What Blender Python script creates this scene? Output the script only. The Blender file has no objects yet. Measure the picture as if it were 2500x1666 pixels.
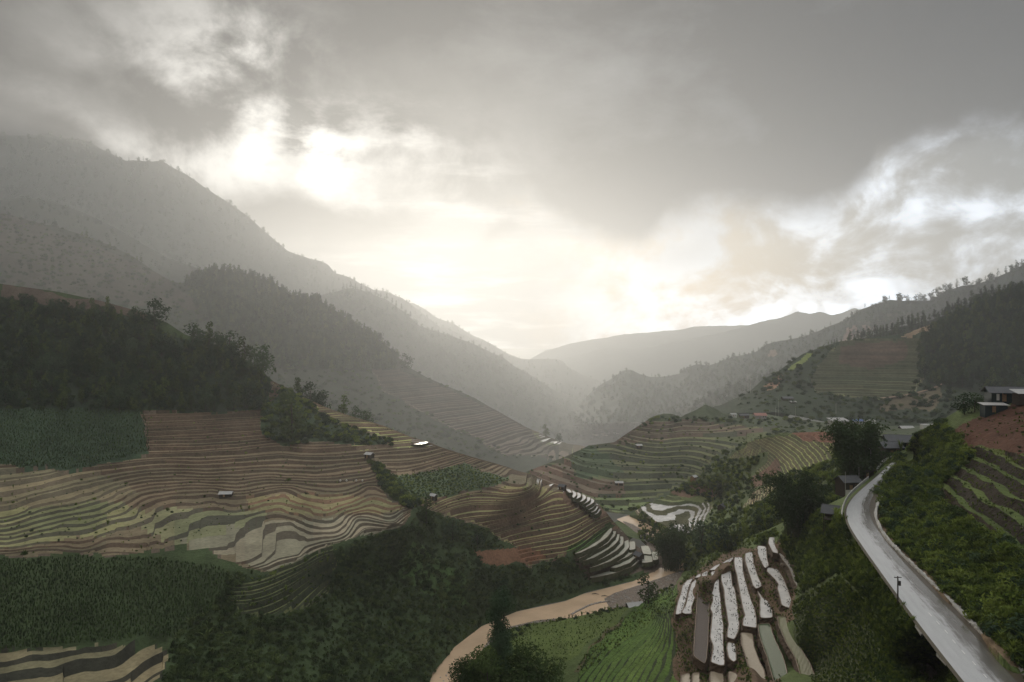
import bpy, bmesh, math, random
import numpy as np
from mathutils import Vector, Matrix
from mathutils.geometry import tessellate_polygon

R = math.radians
rng = np.random.default_rng(7)
random.seed(7)
S = bpy.context.scene
COL = S.collection

# ------------------------------------------------------------------ camera
CAMZ, F, CX, CY = 130.0, 1666.7, 1250.0, 833.0
cam = bpy.data.cameras.new('camera')
cam.lens, cam.sensor_width, cam.clip_start, cam.clip_end = 24.0, 36.0, 0.5, 60000
cam_ob = bpy.data.objects.new('camera', cam)
cam_ob.location = (0, 0, CAMZ)
cam_ob.rotation_euler = (R(90), 0, 0)
COL.objects.link(cam_ob)
S.camera = cam_ob

# ------------------------------------------------------------------ sky
SUN_AZ, SUN_EL = R(-6.0), R(8.0)          # ahead, left of the view axis
world = bpy.data.worlds.new('World')
S.world = world
world.use_nodes = True
wt = world.node_tree
wt.nodes.clear()
world.cycles.sampling_method = 'MANUAL'
world.cycles.sample_map_resolution = 512


class G:
    """tiny expression helper for shader nodes"""
    def __init__(s, tree): s.t = tree
    def n(s, kind, **kw):
        x = s.t.nodes.new(kind)
        for k, v in kw.items(): setattr(x, k, v)
        return x
    def put(s, sock, v):
        if hasattr(v, 'is_linked'): s.t.links.new(v, sock)
        else: sock.default_value = v
    def m(s, op, a, b=0.0, c=0.0, clamp=False):
        x = s.n('ShaderNodeMath', operation=op, use_clamp=clamp)
        s.put(x.inputs[0], a); s.put(x.inputs[1], b); s.put(x.inputs[2], c)
        return x.outputs[0]
    def add(s, a, b): return s.m('ADD', a, b)
    def sub(s, a, b): return s.m('SUBTRACT', a, b)
    def mul(s, a, b): return s.m('MULTIPLY', a, b)
    def smooth(s, v, lo, hi, a=0.0, b=1.0):
        x = s.n('ShaderNodeMapRange', interpolation_type='SMOOTHSTEP')
        s.put(x.inputs[0], v)
        for i, q in enumerate((lo, hi, a, b)): s.put(x.inputs[i + 1], q)
        return x.outputs[0]
    def mix(s, f, a, b, mode='MIX'):
        x = s.n('ShaderNodeMix', data_type='RGBA', blend_type=mode)
        s.put(x.inputs[0], f)
        s.put(x.inputs[6], a if hasattr(a, 'is_linked') else (*a, 1.0))
        s.put(x.inputs[7], b if hasattr(b, 'is_linked') else (*b, 1.0))
        return x.outputs[2]
    def noise(s, vec, scale, detail=5.0, rough=0.55, dist=0.0):
        x = s.n('ShaderNodeTexNoise')
        s.put(x.inputs['Vector'], vec); s.put(x.inputs['Scale'], scale)
        s.put(x.inputs['Detail'], detail); s.put(x.inputs['Roughness'], rough); s.put(x.inputs['Distortion'], dist)
        return x.outputs['Fac']
    def vec(s, a, b, c):
        x = s.n('ShaderNodeCombineXYZ')
        for i, q in enumerate((a, b, c)): s.put(x.inputs[i], q)
        return x.outputs[0]
    def curve(s, v, pts):
        x = s.n('ShaderNodeFloatCurve')
        c = x.mapping.curves[0]
        while len(c.points) < len(pts): c.points.new(0.5, 0.5)
        for p, q in zip(c.points, pts):
            p.location = q
        x.mapping.use_clip = False
        x.mapping.update()
        s.put(x.inputs[1], v)
        return x.outputs[0]


def uv_of(px, py):
    """direction of a point of the sky as azimuth and elevation (radians)"""
    a, b = (px - CX) / F, (CY - py) / F
    return math.atan(a), math.atan(b / math.sqrt(1 + a * a))


def build_world():
    g = G(wt)
    tc = g.n('ShaderNodeTexCoord')
    sep = g.n('ShaderNodeSeparateXYZ')
    wt.links.new(tc.outputs['Generated'], sep.inputs[0])
    X, Y, Z = sep.outputs
    u = g.m('ARCTAN2', X, Y)
    v = g.m('ARCSINE', Z)
    P = g.vec(g.mul(u, 1.0), g.mul(v, 1.7), 0.37)
    warp = g.sub(g.noise(P, 4.5, 6, 0.6), 0.5)
    warp2 = g.sub(g.noise(g.vec(u, v, 3.1), 9.0, 6, 0.62), 0.5)
    uu = g.add(u, g.mul(warp2, 0.10))
    vv = g.add(v, g.mul(warp, 0.09))

    def blob(px, py, rx, ry, k=1.0, rot=0.0):
        a, b = uv_of(px, py)
        du, dv = g.sub(uu, a), g.sub(vv, b)
        if rot:
            c_, s_ = math.cos(R(rot)), math.sin(R(rot))
            du, dv = g.add(g.mul(du, c_), g.mul(dv, s_)), g.sub(g.mul(dv, c_), g.mul(du, s_))
        du, dv = g.mul(du, F / rx), g.mul(dv, F / ry)
        r2 = g.add(g.mul(du, du), g.mul(dv, dv))
        return g.mul(g.m('EXPONENT', g.mul(r2, -1.0)), k)

    # lower edge of the dark rain deck, as elevation against azimuth
    pts = [(0.0, 0.42), (0.25, 0.42)]
    for px, py in ((690, 560), (760, 470), (860, 300), (1050, 330), (1250, 425), (1400, 560), (1550, 590), (1650, 530), (1850, 535), (2010, 540),
                   (2110, 480), (2150, 390), (2320, 345), (2500, 340)):
        a, b = uv_of(px, py)
        pts.append(((a + math.pi / 2) / math.pi, b))
    pts += [(0.80, 0.22), (1.0, 0.2)]
    pts[0] = (0.0, 0.20); pts[1] = (0.33, 0.10)
    edge = g.curve(g.m('MULTIPLY_ADD', u, 1 / math.pi, 0.5), pts)
    hgt = g.sub(g.add(v, g.add(g.mul(warp, 0.075), g.mul(warp2, 0.035))), edge)
    deck = g.smooth(hgt, -0.03, 0.035)
    deck_soft = g.smooth(hgt, -0.09, 0.12)

    # deck shade: darkest at its lower right, paler upward and toward the sun
    big = g.noise(g.vec(u, g.mul(v, 1.6), 1.3), 2.6, 4, 0.5)
    streak = g.noise(g.vec(g.mul(u, 1.0), g.mul(v, 2.0), 5.0), 5.5, 7, 0.6, 0.15)
    shade = g.add(0.022, g.mul(g.sub(big, 0.5), 0.30))
    shade = g.add(shade, g.mul(g.sub(streak, 0.5), 0.36))
    shade = g.add(shade, blob(1560, 220, 420, 150, 0.07, -12))
    shade = g.add(shade, blob(1150, 300, 300, 250, 0.02))
    shade = g.sub(shade, blob(2420, 230, 480, 170, 0.12))
    shade = g.sub(shade, blob(1850, 470, 380, 80, 0.09))
    shade = g.sub(shade, blob(1480, 570, 160, 50, 0.08))
    shade = g.m('MAXIMUM', shade, 0.02)

    # bright sky under and between: white haze near the horizon, cumulus at right
    bil = g.noise(g.vec(u, g.mul(v, 1.35), 7.7), 8.0, 8, 0.58, 0.5)
    bil2 = g.noise(g.vec(u, g.mul(v, 1.35), 2.2), 20.0, 6, 0.6, 0.3)
    cum = g.smooth(g.add(bil, g.mul(g.sub(bil2, 0.5), 0.45)), 0.36, 0.66)
    rightness = g.smooth(g.add(u, g.mul(warp, 0.3)), -0.05, 0.40)
    lowgap = g.add(0.07, g.mul(blob(1150, 640, 520, 240, 1.0), 0.06))
    cumv = g.add(g.mul(cum, 1.15), 0.16)
    wisps = g.smooth(g.noise(g.vec(u, g.mul(v, 6.0), 9.0), 5.0, 5, 0.55), 0.48, 0.70)
    low = g.add(lowgap, g.mul(wisps, 0.28))
    low = g.add(g.mul(low, g.sub(1.0, rightness)), g.mul(cumv, rightness))
    boost = g.smooth(v, 0.02, 0.27, 1.45, 0.75)
    low = g.mul(low, boost)
    val = g.add(g.mul(shade, deck), g.mul(low, g.sub(1.0, deck)))
    # torn bright openings round the sun, and the dark scraps before it
    torn = g.smooth(g.noise(g.vec(u, g.mul(v, 1.2), 4.4), 7.0, 8, 0.6, 0.2), 0.36, 0.64)
    op = g.add(blob(500, 170, 190, 120, 0.9), blob(640, 260, 120, 130, 0.9))
    op = g.add(op, blob(560, 440, 200, 130, 0.9))
    op = g.add(op, blob(960, 420, 240, 130, 0.75))
    op = g.add(op, blob(260, 330, 190, 40, 0.55, -25))
    val = g.add(val, g.mul(op, g.mul(torn, 0.75)))
    core = g.add(blob(775, 430, 72, 60, 1.2), blob(760, 350, 45, 30, 0.5))
    core = g.add(core, blob(890, 460, 120, 50, 0.35))
    val = g.add(val, core)
    dark = g.add(blob(820, 560, 210, 60, 1.0, 6), blob(715, 320, 45, 130, 0.6))
    dark = g.add(dark, blob(640, 540, 170, 80, 0.6))
    dark = g.add(dark, blob(440, 275, 90, 30, 0.6))
    dark = g.add(dark, blob(1215, 575, 80, 24, 0.6, 35))
    dark = g.add(dark, blob(230, 265, 130, 60, 0.5))
    dark = g.add(dark, blob(1700, 600, 170, 90, 0.55))
    dark = g.add(dark, g.mul(blob(900, 330, 300, 140, 1.0), g.smooth(streak, 0.45, 0.62)))
    val = g.mul(val, g.sub(1.0, g.m('MINIMUM', dark, 0.9)))
    val = g.m('MAXIMUM', val, 0.03)
    # an overcast sky grows brighter toward the zenith
    val = g.add(val, g.smooth(v, 0.46, 1.15, 0.0, ZEN))

    # colour: warm round the sun, cool grey to the right
    sun_d = blob(780, 430, 1000, 800, 1.0)
    cool = g.smooth(u, -0.15, 0.6)
    tint = g.mix(sun_d, (1.0, 0.99, 0.965), (1.03, 1.0, 0.93))
    tint = g.mix(cool, tint, (0.90, 0.985, 1.10))
    cv = g.n('ShaderNodeCombineColor')
    for i in range(3): wt.links.new(val, cv.inputs[i])
    clouds = g.mix(1.0, cv.outputs[0], tint, 'MULTIPLY')
    sky = g.n('ShaderNodeTexSky', sky_type='NISHITA')
    sky.sun_disc = False
    sky.sun_elevation, sky.sun_rotation = SUN_EL, SUN_AZ
    sky.air_density, sky.dust_density = 1.0, 3.0
    gap = g.mul(g.sub(1.0, deck), g.mul(rightness, g.sub(1.0, cum)))
    bgA = g.n('ShaderNodeBackground'); wt.links.new(clouds, bgA.inputs[0]); bgA.inputs[1].default_value = SKY
    bgB = g.n('ShaderNodeBackground'); wt.links.new(sky.outputs[0], bgB.inputs[0]); bgB.inputs[1].default_value = 0.09
    mx = g.n('ShaderNodeMixShader')
    g.put(mx.inputs[0], g.mul(gap, 0.35))
    wt.links.new(bgA.outputs[0], mx.inputs[1]); wt.links.new(bgB.outputs[0], mx.inputs[2])
    out = g.n('ShaderNodeOutputWorld')
    wt.links.new(mx.outputs[0], out.inputs[0])


SKY, ZEN = 1.0, 0.95
build_world()

sun = bpy.data.lights.new('sun', 'SUN')
sun.energy, sun.angle, sun.color = 2.4, R(8), (1.0, 0.918, 0.79)
sun_ob = bpy.data.objects.new('sun', sun)
sd = Vector((math.sin(SUN_AZ) * math.cos(SUN_EL), math.cos(SUN_AZ) * math.cos(SUN_EL), math.sin(SUN_EL)))
sun_ob.rotation_euler = (-sd).to_track_quat('-Z', 'Y').to_euler()
sun_ob.location = sd * 3000
COL.objects.link(sun_ob)

S.view_settings.view_transform = 'Standard'
S.view_settings.look = 'None'
S.view_settings.exposure = 0.22
S.view_settings.gamma = 1.0
S.cycles.use_denoising = True
S.cycles.max_bounces = 5
S.cycles.diffuse_bounces = 2
S.cycles.glossy_bounces = 2
S.cycles.transmission_bounces = 2
S.cycles.transparent_max_bounces = 6
S.cycles.volume_bounces = 2
S.cycles.caustics_reflective = False
S.cycles.sample_clamp_indirect = 4.0

# ------------------------------------------------------------------ helpers
def W(px, py, d):
    """point seen at px,py of the photograph at distance d along the view axis"""
    px, py, d = np.asarray(px, float), np.asarray(py, float), np.asarray(d, float)
    return np.stack([(px - CX) / F * d, d + 0 * px, CAMZ - (py - CY) / F * d], -1)


def dz(py, z):
    return (CAMZ - z) * F / (py - CY)


def WZ(px, py, z):
    return W(px, py, dz(np.asarray(py, float), z))


_tab = np.random.default_rng(11).random((256, 256))


def vnoise(x, y, s=0):
    x = np.asarray(x, float) + 37.3 * s; y = np.asarray(y, float) + 91.7 * s
    xi, yi = np.floor(x).astype(int), np.floor(y).astype(int)
    fx, fy = x - xi, y - yi
    fx, fy = fx * fx * (3 - 2 * fx), fy * fy * (3 - 2 * fy)
    a = _tab[xi & 255, yi & 255]; b = _tab[(xi + 1) & 255, yi & 255]
    c = _tab[xi & 255, (yi + 1) & 255]; d = _tab[(xi + 1) & 255, (yi + 1) & 255]
    return (a * (1 - fx) + b * fx) * (1 - fy) + (c * (1 - fx) + d * fx) * fy - 0.5


def fbm(x, y, s=0, o=4):
    r, a = 0.0, 1.0
    for i in range(o):
        r = r + a * vnoise(np.asarray(x) * 2 ** i, np.asarray(y) * 2 ** i, s + i)
        a *= 0.5
    return r


def inpoly(px, py, poly):
    px, py = np.asarray(px, float), np.asarray(py, float)
    r = np.zeros(px.shape, bool)
    n = len(poly)
    for i in range(n):
        (x0, y0), (x1, y1) = poly[i], poly[(i + 1) % n]
        if y0 == y1: continue
        c = (y0 > py) != (y1 > py)
        r ^= c & (px < (x1 - x0) * (py - y0) / (y1 - y0) + x0)
    return r


class TPS:
    def __init__(s, xy, v, lam=1e-4):
        s.k = 1 / 400.0
        s.p = np.asarray(xy, float) * s.k
        n = len(s.p)
        A = np.zeros((n + 3, n + 3))
        A[:n, :n] = s.ker(s.p, s.p) + lam * np.eye(n)
        A[:n, n] = 1; A[:n, n + 1:] = s.p; A[n, :n] = 1; A[n + 1:, :n] = s.p.T
        s.w = np.linalg.solve(A, np.r_[np.asarray(v, float), 0, 0, 0])
    def ker(s, a, b):
        r2 = ((a[:, None, :] - b[None, :, :]) ** 2).sum(-1)
        return 0.5 * r2 * np.log(r2 + 1e-12)
    def __call__(s, px, py):
        q = np.stack([np.ravel(px), np.ravel(py)], -1) * s.k
        out = np.empty(len(q))
        for i in range(0, len(q), 20000):
            c = q[i:i + 20000]
            out[i:i + 20000] = s.ker(c, s.p) @ s.w[:-3] + s.w[-3] + c @ s.w[-2:]
        return out.reshape(np.shape(px))


def link(o, parent=None):
    COL.objects.link(o)
    if parent is not None: o.parent = parent
    return o


def mesh_np(name, V, Fc, mats, parent=None, fcol=None, midx=None, smooth=False):
    """one mesh object from numpy vertices and quads (or a list of faces)"""
    me = bpy.data.meshes.new(name)
    V = np.asarray(V, np.float32)
    if isinstance(Fc, np.ndarray):
        k = Fc.shape[1]
        me.vertices.add(len(V)); me.vertices.foreach_set('co', V.ravel())
        me.loops.add(Fc.size); me.loops.foreach_set('vertex_index', Fc.ravel().astype(np.int32))
        me.polygons.add(len(Fc)); me.polygons.foreach_set('loop_start', np.arange(0, Fc.size, k, dtype=np.int32))
        me.update(calc_edges=True)
    else:
        me.from_pydata([tuple(map(float, v)) for v in V], [], Fc)
    for m in (mats if isinstance(mats, (list, tuple)) else [mats]): me.materials.append(m)
    if midx is not None: me.polygons.foreach_set('material_index', np.asarray(midx, np.int32))
    if fcol is not None:
        at = me.attributes.new('Col', 'FLOAT_COLOR', 'FACE')
        c = np.ones((len(me.polygons), 4), np.float32); c[:, :3] = fcol
        at.data.foreach_set('color', c.ravel())
    me.polygons.foreach_set('use_smooth', np.full(len(me.polygons), smooth))
    me.validate()
    return link(bpy.data.objects.new(name, me), parent)


def compact(V, Fc):
    u, inv = np.unique(Fc.ravel(), return_inverse=True)
    return V[u], inv.reshape(Fc.shape)


def tag(o, label=None, cat=None, group=None, kind=None):
    if label: o['label'] = label
    if cat: o['category'] = cat
    if group: o['group'] = group
    if kind: o['kind'] = kind
    return o


def empty(name, loc, rz=0.0):
    o = bpy.data.objects.new(name, None)
    o.location = loc; o.rotation_euler = (0, 0, rz); o.empty_display_size = 0.5
    return link(o)


# ------------------------------------------------------------------ materials
MATS = {}


def newmat(name):
    m = bpy.data.materials.new(name); m.use_nodes = True
    m.node_tree.nodes.clear()
    MATS[name] = m
    return m, G(m.node_tree)


def finish(g, shader):
    out = g.n('ShaderNodeOutputMaterial')
    g.t.links.new(shader, out.inputs[0])


def ground_mat(name, s1, s2, lo=0.55, hi=1.45, bump=0.5, rough=0.95, spec=0.1):
    """colour from the field the face belongs to, broken up by two scales of noise"""
    m, g = newmat(name)
    at = g.n('ShaderNodeAttribute', attribute_name='Col')
    geo = g.n('ShaderNodeNewGeometry').outputs['Position']
    a = g.noise(geo, s1, 6, 0.65); b = g.noise(geo, s2, 4, 0.6)
    f = g.m('MULTIPLY_ADD', g.add(g.mul(a, 0.5), g.mul(b, 0.5)), (hi - lo) * 2.2, lo - (hi - lo) * 0.6)
    f = g.m('MAXIMUM', f, 0.2)
    cc = g.n('ShaderNodeCombineColor')
    for i in range(3): g.t.links.new(f, cc.inputs[i])
    c = g.mix(1.0, at.outputs[0], cc.outputs[0], 'MULTIPLY')
    p = g.n('ShaderNodeBsdfPrincipled')
    g.put(p.inputs['Base Color'], c); p.inputs['Roughness'].default_value = rough
    p.inputs['Specular IOR Level'].default_value = spec
    bp = g.n('ShaderNodeBump'); bp.inputs['Strength'].default_value = bump; bp.inputs['Distance'].default_value = 0.5
    g.t.links.new(b, bp.inputs['Height']); g.t.links.new(bp.outputs[0], p.inputs['Normal'])
    finish(g, p.outputs[0])
    return m


def plain_mat(name, col, rough=0.8, var=0.35, scale=3.0, spec=0.3, metal=0.0, wave=None):
    m, g = newmat(name)
    geo = g.n('ShaderNodeTexCoord').outputs['Object']
    a = g.noise(geo, scale, 5, 0.65)
    f = g.m('MULTIPLY_ADD', a, var * 2, 1 - var)
    cc = g.n('ShaderNodeCombineColor')
    for i in range(3): g.t.links.new(f, cc.inputs[i])
    c = g.mix(1.0, col, cc.outputs[0], 'MULTIPLY')
    p = g.n('ShaderNodeBsdfPrincipled')
    g.put(p.inputs['Base Color'], c); p.inputs['Roughness'].default_value = rough
    p.inputs['Specular IOR Level'].default_value = spec; p.inputs['Metallic'].default_value = metal
    bp = g.n('ShaderNodeBump'); bp.inputs['Strength'].default_value = 0.25; bp.inputs['Distance'].default_value = 0.1
    g.t.links.new(a, bp.inputs['Height']); g.t.links.new(bp.outputs[0], p.inputs['Normal'])
    finish(g, p.outputs[0])
    return m


def leaf_mat(name, dark, light, scale=0.35, trans=0.25):
    m, g = newmat(name)
    geo = g.n('ShaderNodeNewGeometry')
    oi = g.n('ShaderNodeObjectInfo')
    a = g.noise(geo.outputs['Position'], scale, 4, 0.7)
    b = g.noise(geo.outputs['Position'], scale * 7, 2, 0.6)
    big = g.noise(geo.outputs['Position'], 0.045, 3, 0.6)
    f = g.add(g.add(g.mul(a, 0.5), g.mul(b, 0.4)), g.mul(g.sub(oi.outputs['Random'], 0.5), 0.55))
    f = g.add(f, g.mul(g.sub(big, 0.3), 0.9))
    f = g.smooth(f, 0.35, 1.05)
    c = g.mix(f, dark, light)
    d = g.n('ShaderNodeBsdfDiffuse'); g.put(d.inputs[0], c)
    t = g.n('ShaderNodeBsdfTranslucent'); g.put(t.inputs[0], g.mix(0.5, c, (0.09, 0.11, 0.02)))
    mx = g.n('ShaderNodeMixShader'); mx.inputs[0].default_value = trans
    g.t.links.new(d.outputs[0], mx.inputs[1]); g.t.links.new(t.outputs[0], mx.inputs[2])
    finish(g, mx.outputs[0])
    return m


def water_mat(name, base, rough=0.06, wave=6.0, bump=0.03, spec=0.5, ior=1.33, var=0.25, vscale=0.3):
    m, g = newmat(name)
    geo = g.n('ShaderNodeNewGeometry').outputs['Position']
    a = g.noise(geo, wave, 4, 0.6)
    v = g.noise(geo, vscale, 5, 0.6)
    c = g.mix(g.smooth(v, 0.3, 0.7), tuple(q * (1 - var) for q in base), tuple(min(1, q * (1 + var)) for q in base))
    p = g.n('ShaderNodeBsdfPrincipled')
    g.put(p.inputs['Base Color'], c); p.inputs['Roughness'].default_value = rough
    p.inputs['IOR'].default_value = ior; p.inputs['Specular IOR Level'].default_value = spec
    bp = g.n('ShaderNodeBump'); bp.inputs['Strength'].default_value = bump; bp.inputs['Distance'].default_value = 0.3
    g.t.links.new(a, bp.inputs['Height']); g.t.links.new(bp.outputs[0], p.inputs['Normal'])
    finish(g, p.outputs[0])
    return m


M_FAR = ground_mat('far_slope', 0.012, 0.06, 0.7, 1.3, 0.8)
M_MID = ground_mat('mid_slope', 0.03, 0.25, 0.55, 1.45, 1.0)
M_NEAR = ground_mat('near_slope', 0.12, 0.9, 0.5, 1.5, 1.0)
M_TER = ground_mat('terrace_soil', 0.08, 0.7, 0.55, 1.45, 0.8)
M_PADDY = water_mat('paddy_water', (0.66, 0.62, 0.57), 0.10, 3.0, 0.02, 0.9, 1.6, 0.12)
M_MUDW = water_mat('muddy_paddy_water', (0.25, 0.225, 0.15), 0.75, 3.0, 0.05, 0.04, 1.33)
M_SILT = water_mat('silt_paddy_water', (0.46, 0.44, 0.34), 0.30, 3.0, 0.03, 0.5, 1.33, 0.15)
M_RIVER = water_mat('river_water', (0.70, 0.49, 0.31), 0.16, 0.45, 0.30, 1.0, 1.6, 0.12, 0.06)
M_LEAF = leaf_mat('leaf_broad', (0.034, 0.055, 0.022), (0.105, 0.145, 0.048))
M_LEAFC = leaf_mat('leaf_cool', (0.025, 0.046, 0.030), (0.072, 0.110, 0.058))
M_GRASS = leaf_mat('leaf_grass', (0.072, 0.108, 0.024), (0.23, 0.285, 0.065), 0.2, 0.4)
M_CORN = leaf_mat('leaf_corn', (0.034, 0.060, 0.024), (0.095, 0.145, 0.050), 0.15)
M_BAMB = leaf_mat('leaf_bamboo', (0.034, 0.058, 0.026), (0.105, 0.150, 0.058), 0.5, 0.2)
M_BARK = plain_mat('bark', (0.06, 0.05, 0.04), 0.9, 0.4, 2.0, 0.1)
M_CULM = plain_mat('bamboo_culm', (0.075, 0.085, 0.04), 0.7, 0.4, 2.0, 0.2)
M_EARTH = plain_mat('wet_earth', (0.085, 0.056, 0.036), 0.9, 0.7, 2.2, 0.1)
M_RIM = plain_mat('bund_mud', (0.20, 0.145, 0.10), 0.7, 0.5, 2.0, 0.2)
M_STONE = plain_mat('stone', (0.34, 0.30, 0.26), 0.8, 0.5, 1.0, 0.3)
M_GRAVEL = plain_mat('gravel', (0.20, 0.155, 0.115), 0.8, 0.6, 0.8, 0.3)
M_CONC = plain_mat('concrete', (0.36, 0.34, 0.30), 0.7, 0.3, 0.6, 0.3)
M_ROOF = plain_mat('cement_roof', (0.085, 0.085, 0.085), 0.6, 0.4, 0.8, 0.35)
M_ROOFL = plain_mat('pale_roof', (0.42, 0.40, 0.37), 0.5, 0.3, 0.6, 0.4)
M_ROOFR = plain_mat('red_roof', (0.36, 0.17, 0.13), 0.6, 0.25, 0.5, 0.3)
M_ROOFB = plain_mat('blue_roof', (0.10, 0.16, 0.34), 0.5, 0.25, 0.5, 0.4)
M_WOOD = plain_mat('dark_boards', (0.055, 0.042, 0.032), 0.85, 0.5, 2.5, 0.15)
M_WOODL = plain_mat('raw_boards', (0.28, 0.17, 0.09), 0.8, 0.4, 2.5, 0.2)
M_WHITE = plain_mat('white_wall', (0.62, 0.60, 0.54), 0.8, 0.25, 0.8, 0.2)
M_TEAL = plain_mat('teal_boards', (0.018, 0.034, 0.036), 0.7, 0.4, 2.0, 0.2)
M_GLASS = plain_mat('dark_pane', (0.02, 0.022, 0.025), 0.15, 0.2, 2.0, 0.6)
M_SLOPE = leaf_mat('leaf_slope', (0.038, 0.062, 0.026), (0.125, 0.165, 0.055))
M_RICE = leaf_mat('leaf_rice', (0.010, 0.012, 0.006), (0.030, 0.036, 0.014), 0.6, 0.1)
M_RICEG = leaf_mat('leaf_young_rice', (0.06, 0.095, 0.018), (0.14, 0.19, 0.042), 0.2, 0.2)

# ------------------------------------------------------------------ hills
NOTER = lambda px, py: np.zeros(np.shape(px))


class Hill:
    """a hillside given by its crest line, its lower edge and points known on its face;
    stored column by column so that it can be cut into level terraces"""
    def __init__(s, name, crest, foot, pts=(), step=6, rows=120, relief=0.0, rscale=60.0, drop=0.55, back=120.0, crestn=0.0, seed=0, pad=0):
        s.name = name
        c = np.array(crest, float); s.c = c
        f = np.array(foot, float)
        allp = [(p[0], p[1], p[2]) for p in crest] + [(p[0], p[1], p[2]) for p in foot if len(p) > 2] + list(pts)
        a = np.array(allp, float)
        s.tps = TPS(a[:, :2], np.log(a[:, 2]))
        s.px = np.arange(c[0, 0], c[-1, 0] + step, step)
        s.cpy = np.interp(s.px, c[:, 0], c[:, 1]) + crestn * fbm(s.px / 45.0, s.px * 0, seed + 3, 4)
        s.fpy = np.maximum(np.interp(s.px, f[:, 0], f[:, 1]), s.cpy + 4)
        t = np.linspace(0, 1, rows)[:, None]
        PY = s.fpy[None] + (s.cpy - s.fpy)[None] * t
        PX = np.broadcast_to(s.px, PY.shape)
        D = np.exp(s.tps(PX, PY))
        D = np.maximum.accumulate(D, 0) * (1 + 1e-5 * np.arange(rows)[:, None])
        Z = CAMZ - (PY - CY) / F * D
        if relief:
            X = (PX - CX) / F * D
            env = np.minimum(1, (1 - t) * 6)
            Z = Z + relief * fbm(X / rscale, D / rscale, seed, 5) * env
        s.PX, s.PY, s.D, s.Z = PX, PY, D, Z
        s.back_n, s.back_len, s.drop = 7, back, drop
        s.seed = seed

    def at(s, px, py):
        d = np.exp(s.tps(np.asarray(px, float), np.asarray(py, float)))
        return W(px, py, d)

    def build(s, mat, colour, terr=None, h=2.0, wob=0.25, tmat=None, water=None, delta=0.30, parent=None, grid=False, levels=None):
        """colour(px,py,kind) -> rgb ; terr(px,py) -> 0..1 how far the slope is cut into terraces"""
        nc = len(s.px)
        rD, rZ, rK, rL = [], [], [], []       # rows: distance, height, kind, level
        if grid:                               # slope that falls both ways: level the grid itself
            X = (s.PX - CX) / F * s.D
            q = s.Z / h + wob * fbm(X / 7.0, s.D / 7.0, s.seed + 5, 3)
            fl = np.floor(q); fr = np.clip((q - fl - (1 - delta)) / delta, 0, 1)
            am = terr(s.PX, s.PY)
            s.Z = s.Z + am * h * (fl + fr - q)
            gk = np.where(fr > 0.02, 1, 2); gl = fl
        if terr is None or grid:
            for i in range(s.D.shape[0]):
                rD.append(s.D[i]); rZ.append(s.Z[i]); rK.append(0); rL.append(-1)
        else:
            Zm = np.maximum.accumulate(s.Z, 0) + 1e-4 * np.arange(s.Z.shape[0])[:, None]
            zmin, zmax = Zm[0].min(), Zm[-1].max()
            k0, k1 = int(math.floor(zmin / h)), int(math.ceil(zmax / h))
            ks = np.arange(k0, k1 + 1)
            lv = ks * h
            if levels is not None: lv = np.asarray(levels); ks = np.arange(len(lv)); k0, k1 = 0, len(lv) - 1
            hh = np.gradient(lv)
            lv = lv + 0.35 * hh * np.random.default_rng(s.seed).uniform(-1, 1, len(lv))
            DK = np.empty((len(ks), nc)); ZK = np.empty((len(ks), nc))
            X0 = (s.px - CX) / F
            for j in range(nc):
                z = lv + wob * hh * fbm(X0[j] * 260 * np.ones(len(ks)) / 14.0, ks * 0.37, s.seed + 5, 3) + 1.6 * wob * hh * fbm(X0[j] * 260 * np.ones(len(ks)) / 45.0, ks * 0.9, s.seed + 9, 2)
                z = np.maximum.accumulate(z)
                zz = np.clip(z, Zm[0, j], Zm[-1, j])
                ZK[:, j] = zz
                DK[:, j] = np.interp(zz, Zm[:, j], s.D[:, j])
            rD.append(s.D[0]); rZ.append(Zm[0]); rK.append(1); rL.append(k0 - 1)
            for i in range(len(ks) - 1):
                d0, d1, z0, z1 = DK[i], DK[i + 1], ZK[i], ZK[i + 1]
                py = CY - (z0 - CAMZ) * F / d0
                a = terr(s.px, py)
                w = (d1 - d0)
                dB = d0 + w * (1 - delta)
                zslope = z0 + (z1 - z0) * (1 - delta)
                zB = zslope + (z0 - 0.04 * (z1 - z0) - zslope) * a
                dM, zM = d0 + w * 0.35, z0 + (z1 - z0) * 0.35 * (1 - a)
                rD += [d0, dM, dB]; rZ += [z0, zM, zB]; rK += [2, 2, 1]; rL += [ks[i]] * 2 + [ks[i] + 1]
                # kind of the strip that starts at this row: 2 tread, 1 riser up to the next edge
            rD.append(s.D[-1]); rZ.append(Zm[-1]); rK.append(2); rL.append(k1)
        n_front = len(rD)
        for b in range(1, s.back_n + 1):
            q = (b / s.back_n) ** 1.5 * s.back_len
            rD.append(rD[n_front - 1] + q)
            zc = rZ[n_front - 1]
            rZ.append(zc - s.drop * q * min(1.0, 0.25 + b / 3.0)); rK.append(0); rL.append(-1)
        D, Z = np.array(rD), np.array(rZ)
        nr = len(D)
        PX = np.broadcast_to(s.px, D.shape)
        V = np.stack([(PX - CX) / F * D, D, Z], -1).reshape(-1, 3)
        i = np.arange(nr - 1)[:, None] * nc + np.arange(nc - 1)[None]
        Q = np.stack([i, i + 1, i + nc + 1, i + nc], -1)
        ext = np.abs(np.diff(D, axis=0)) + np.abs(np.diff(Z, axis=0))
        ok = (ext[:, :-1] + ext[:, 1:]) > 0.02
        ddm = 0.25 * (D[:-1, :-1] + D[1:, :-1] + D[:-1, 1:] + D[1:, 1:])
        zzm = 0.25 * (Z[:-1, :-1] + Z[1:, :-1] + Z[:-1, 1:] + Z[1:, 1:])
        pxm = np.broadcast_to(0.5 * (s.px[1:] + s.px[:-1]), ddm.shape)
        pym = CY - (zzm - CAMZ) * F / ddm
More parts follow.
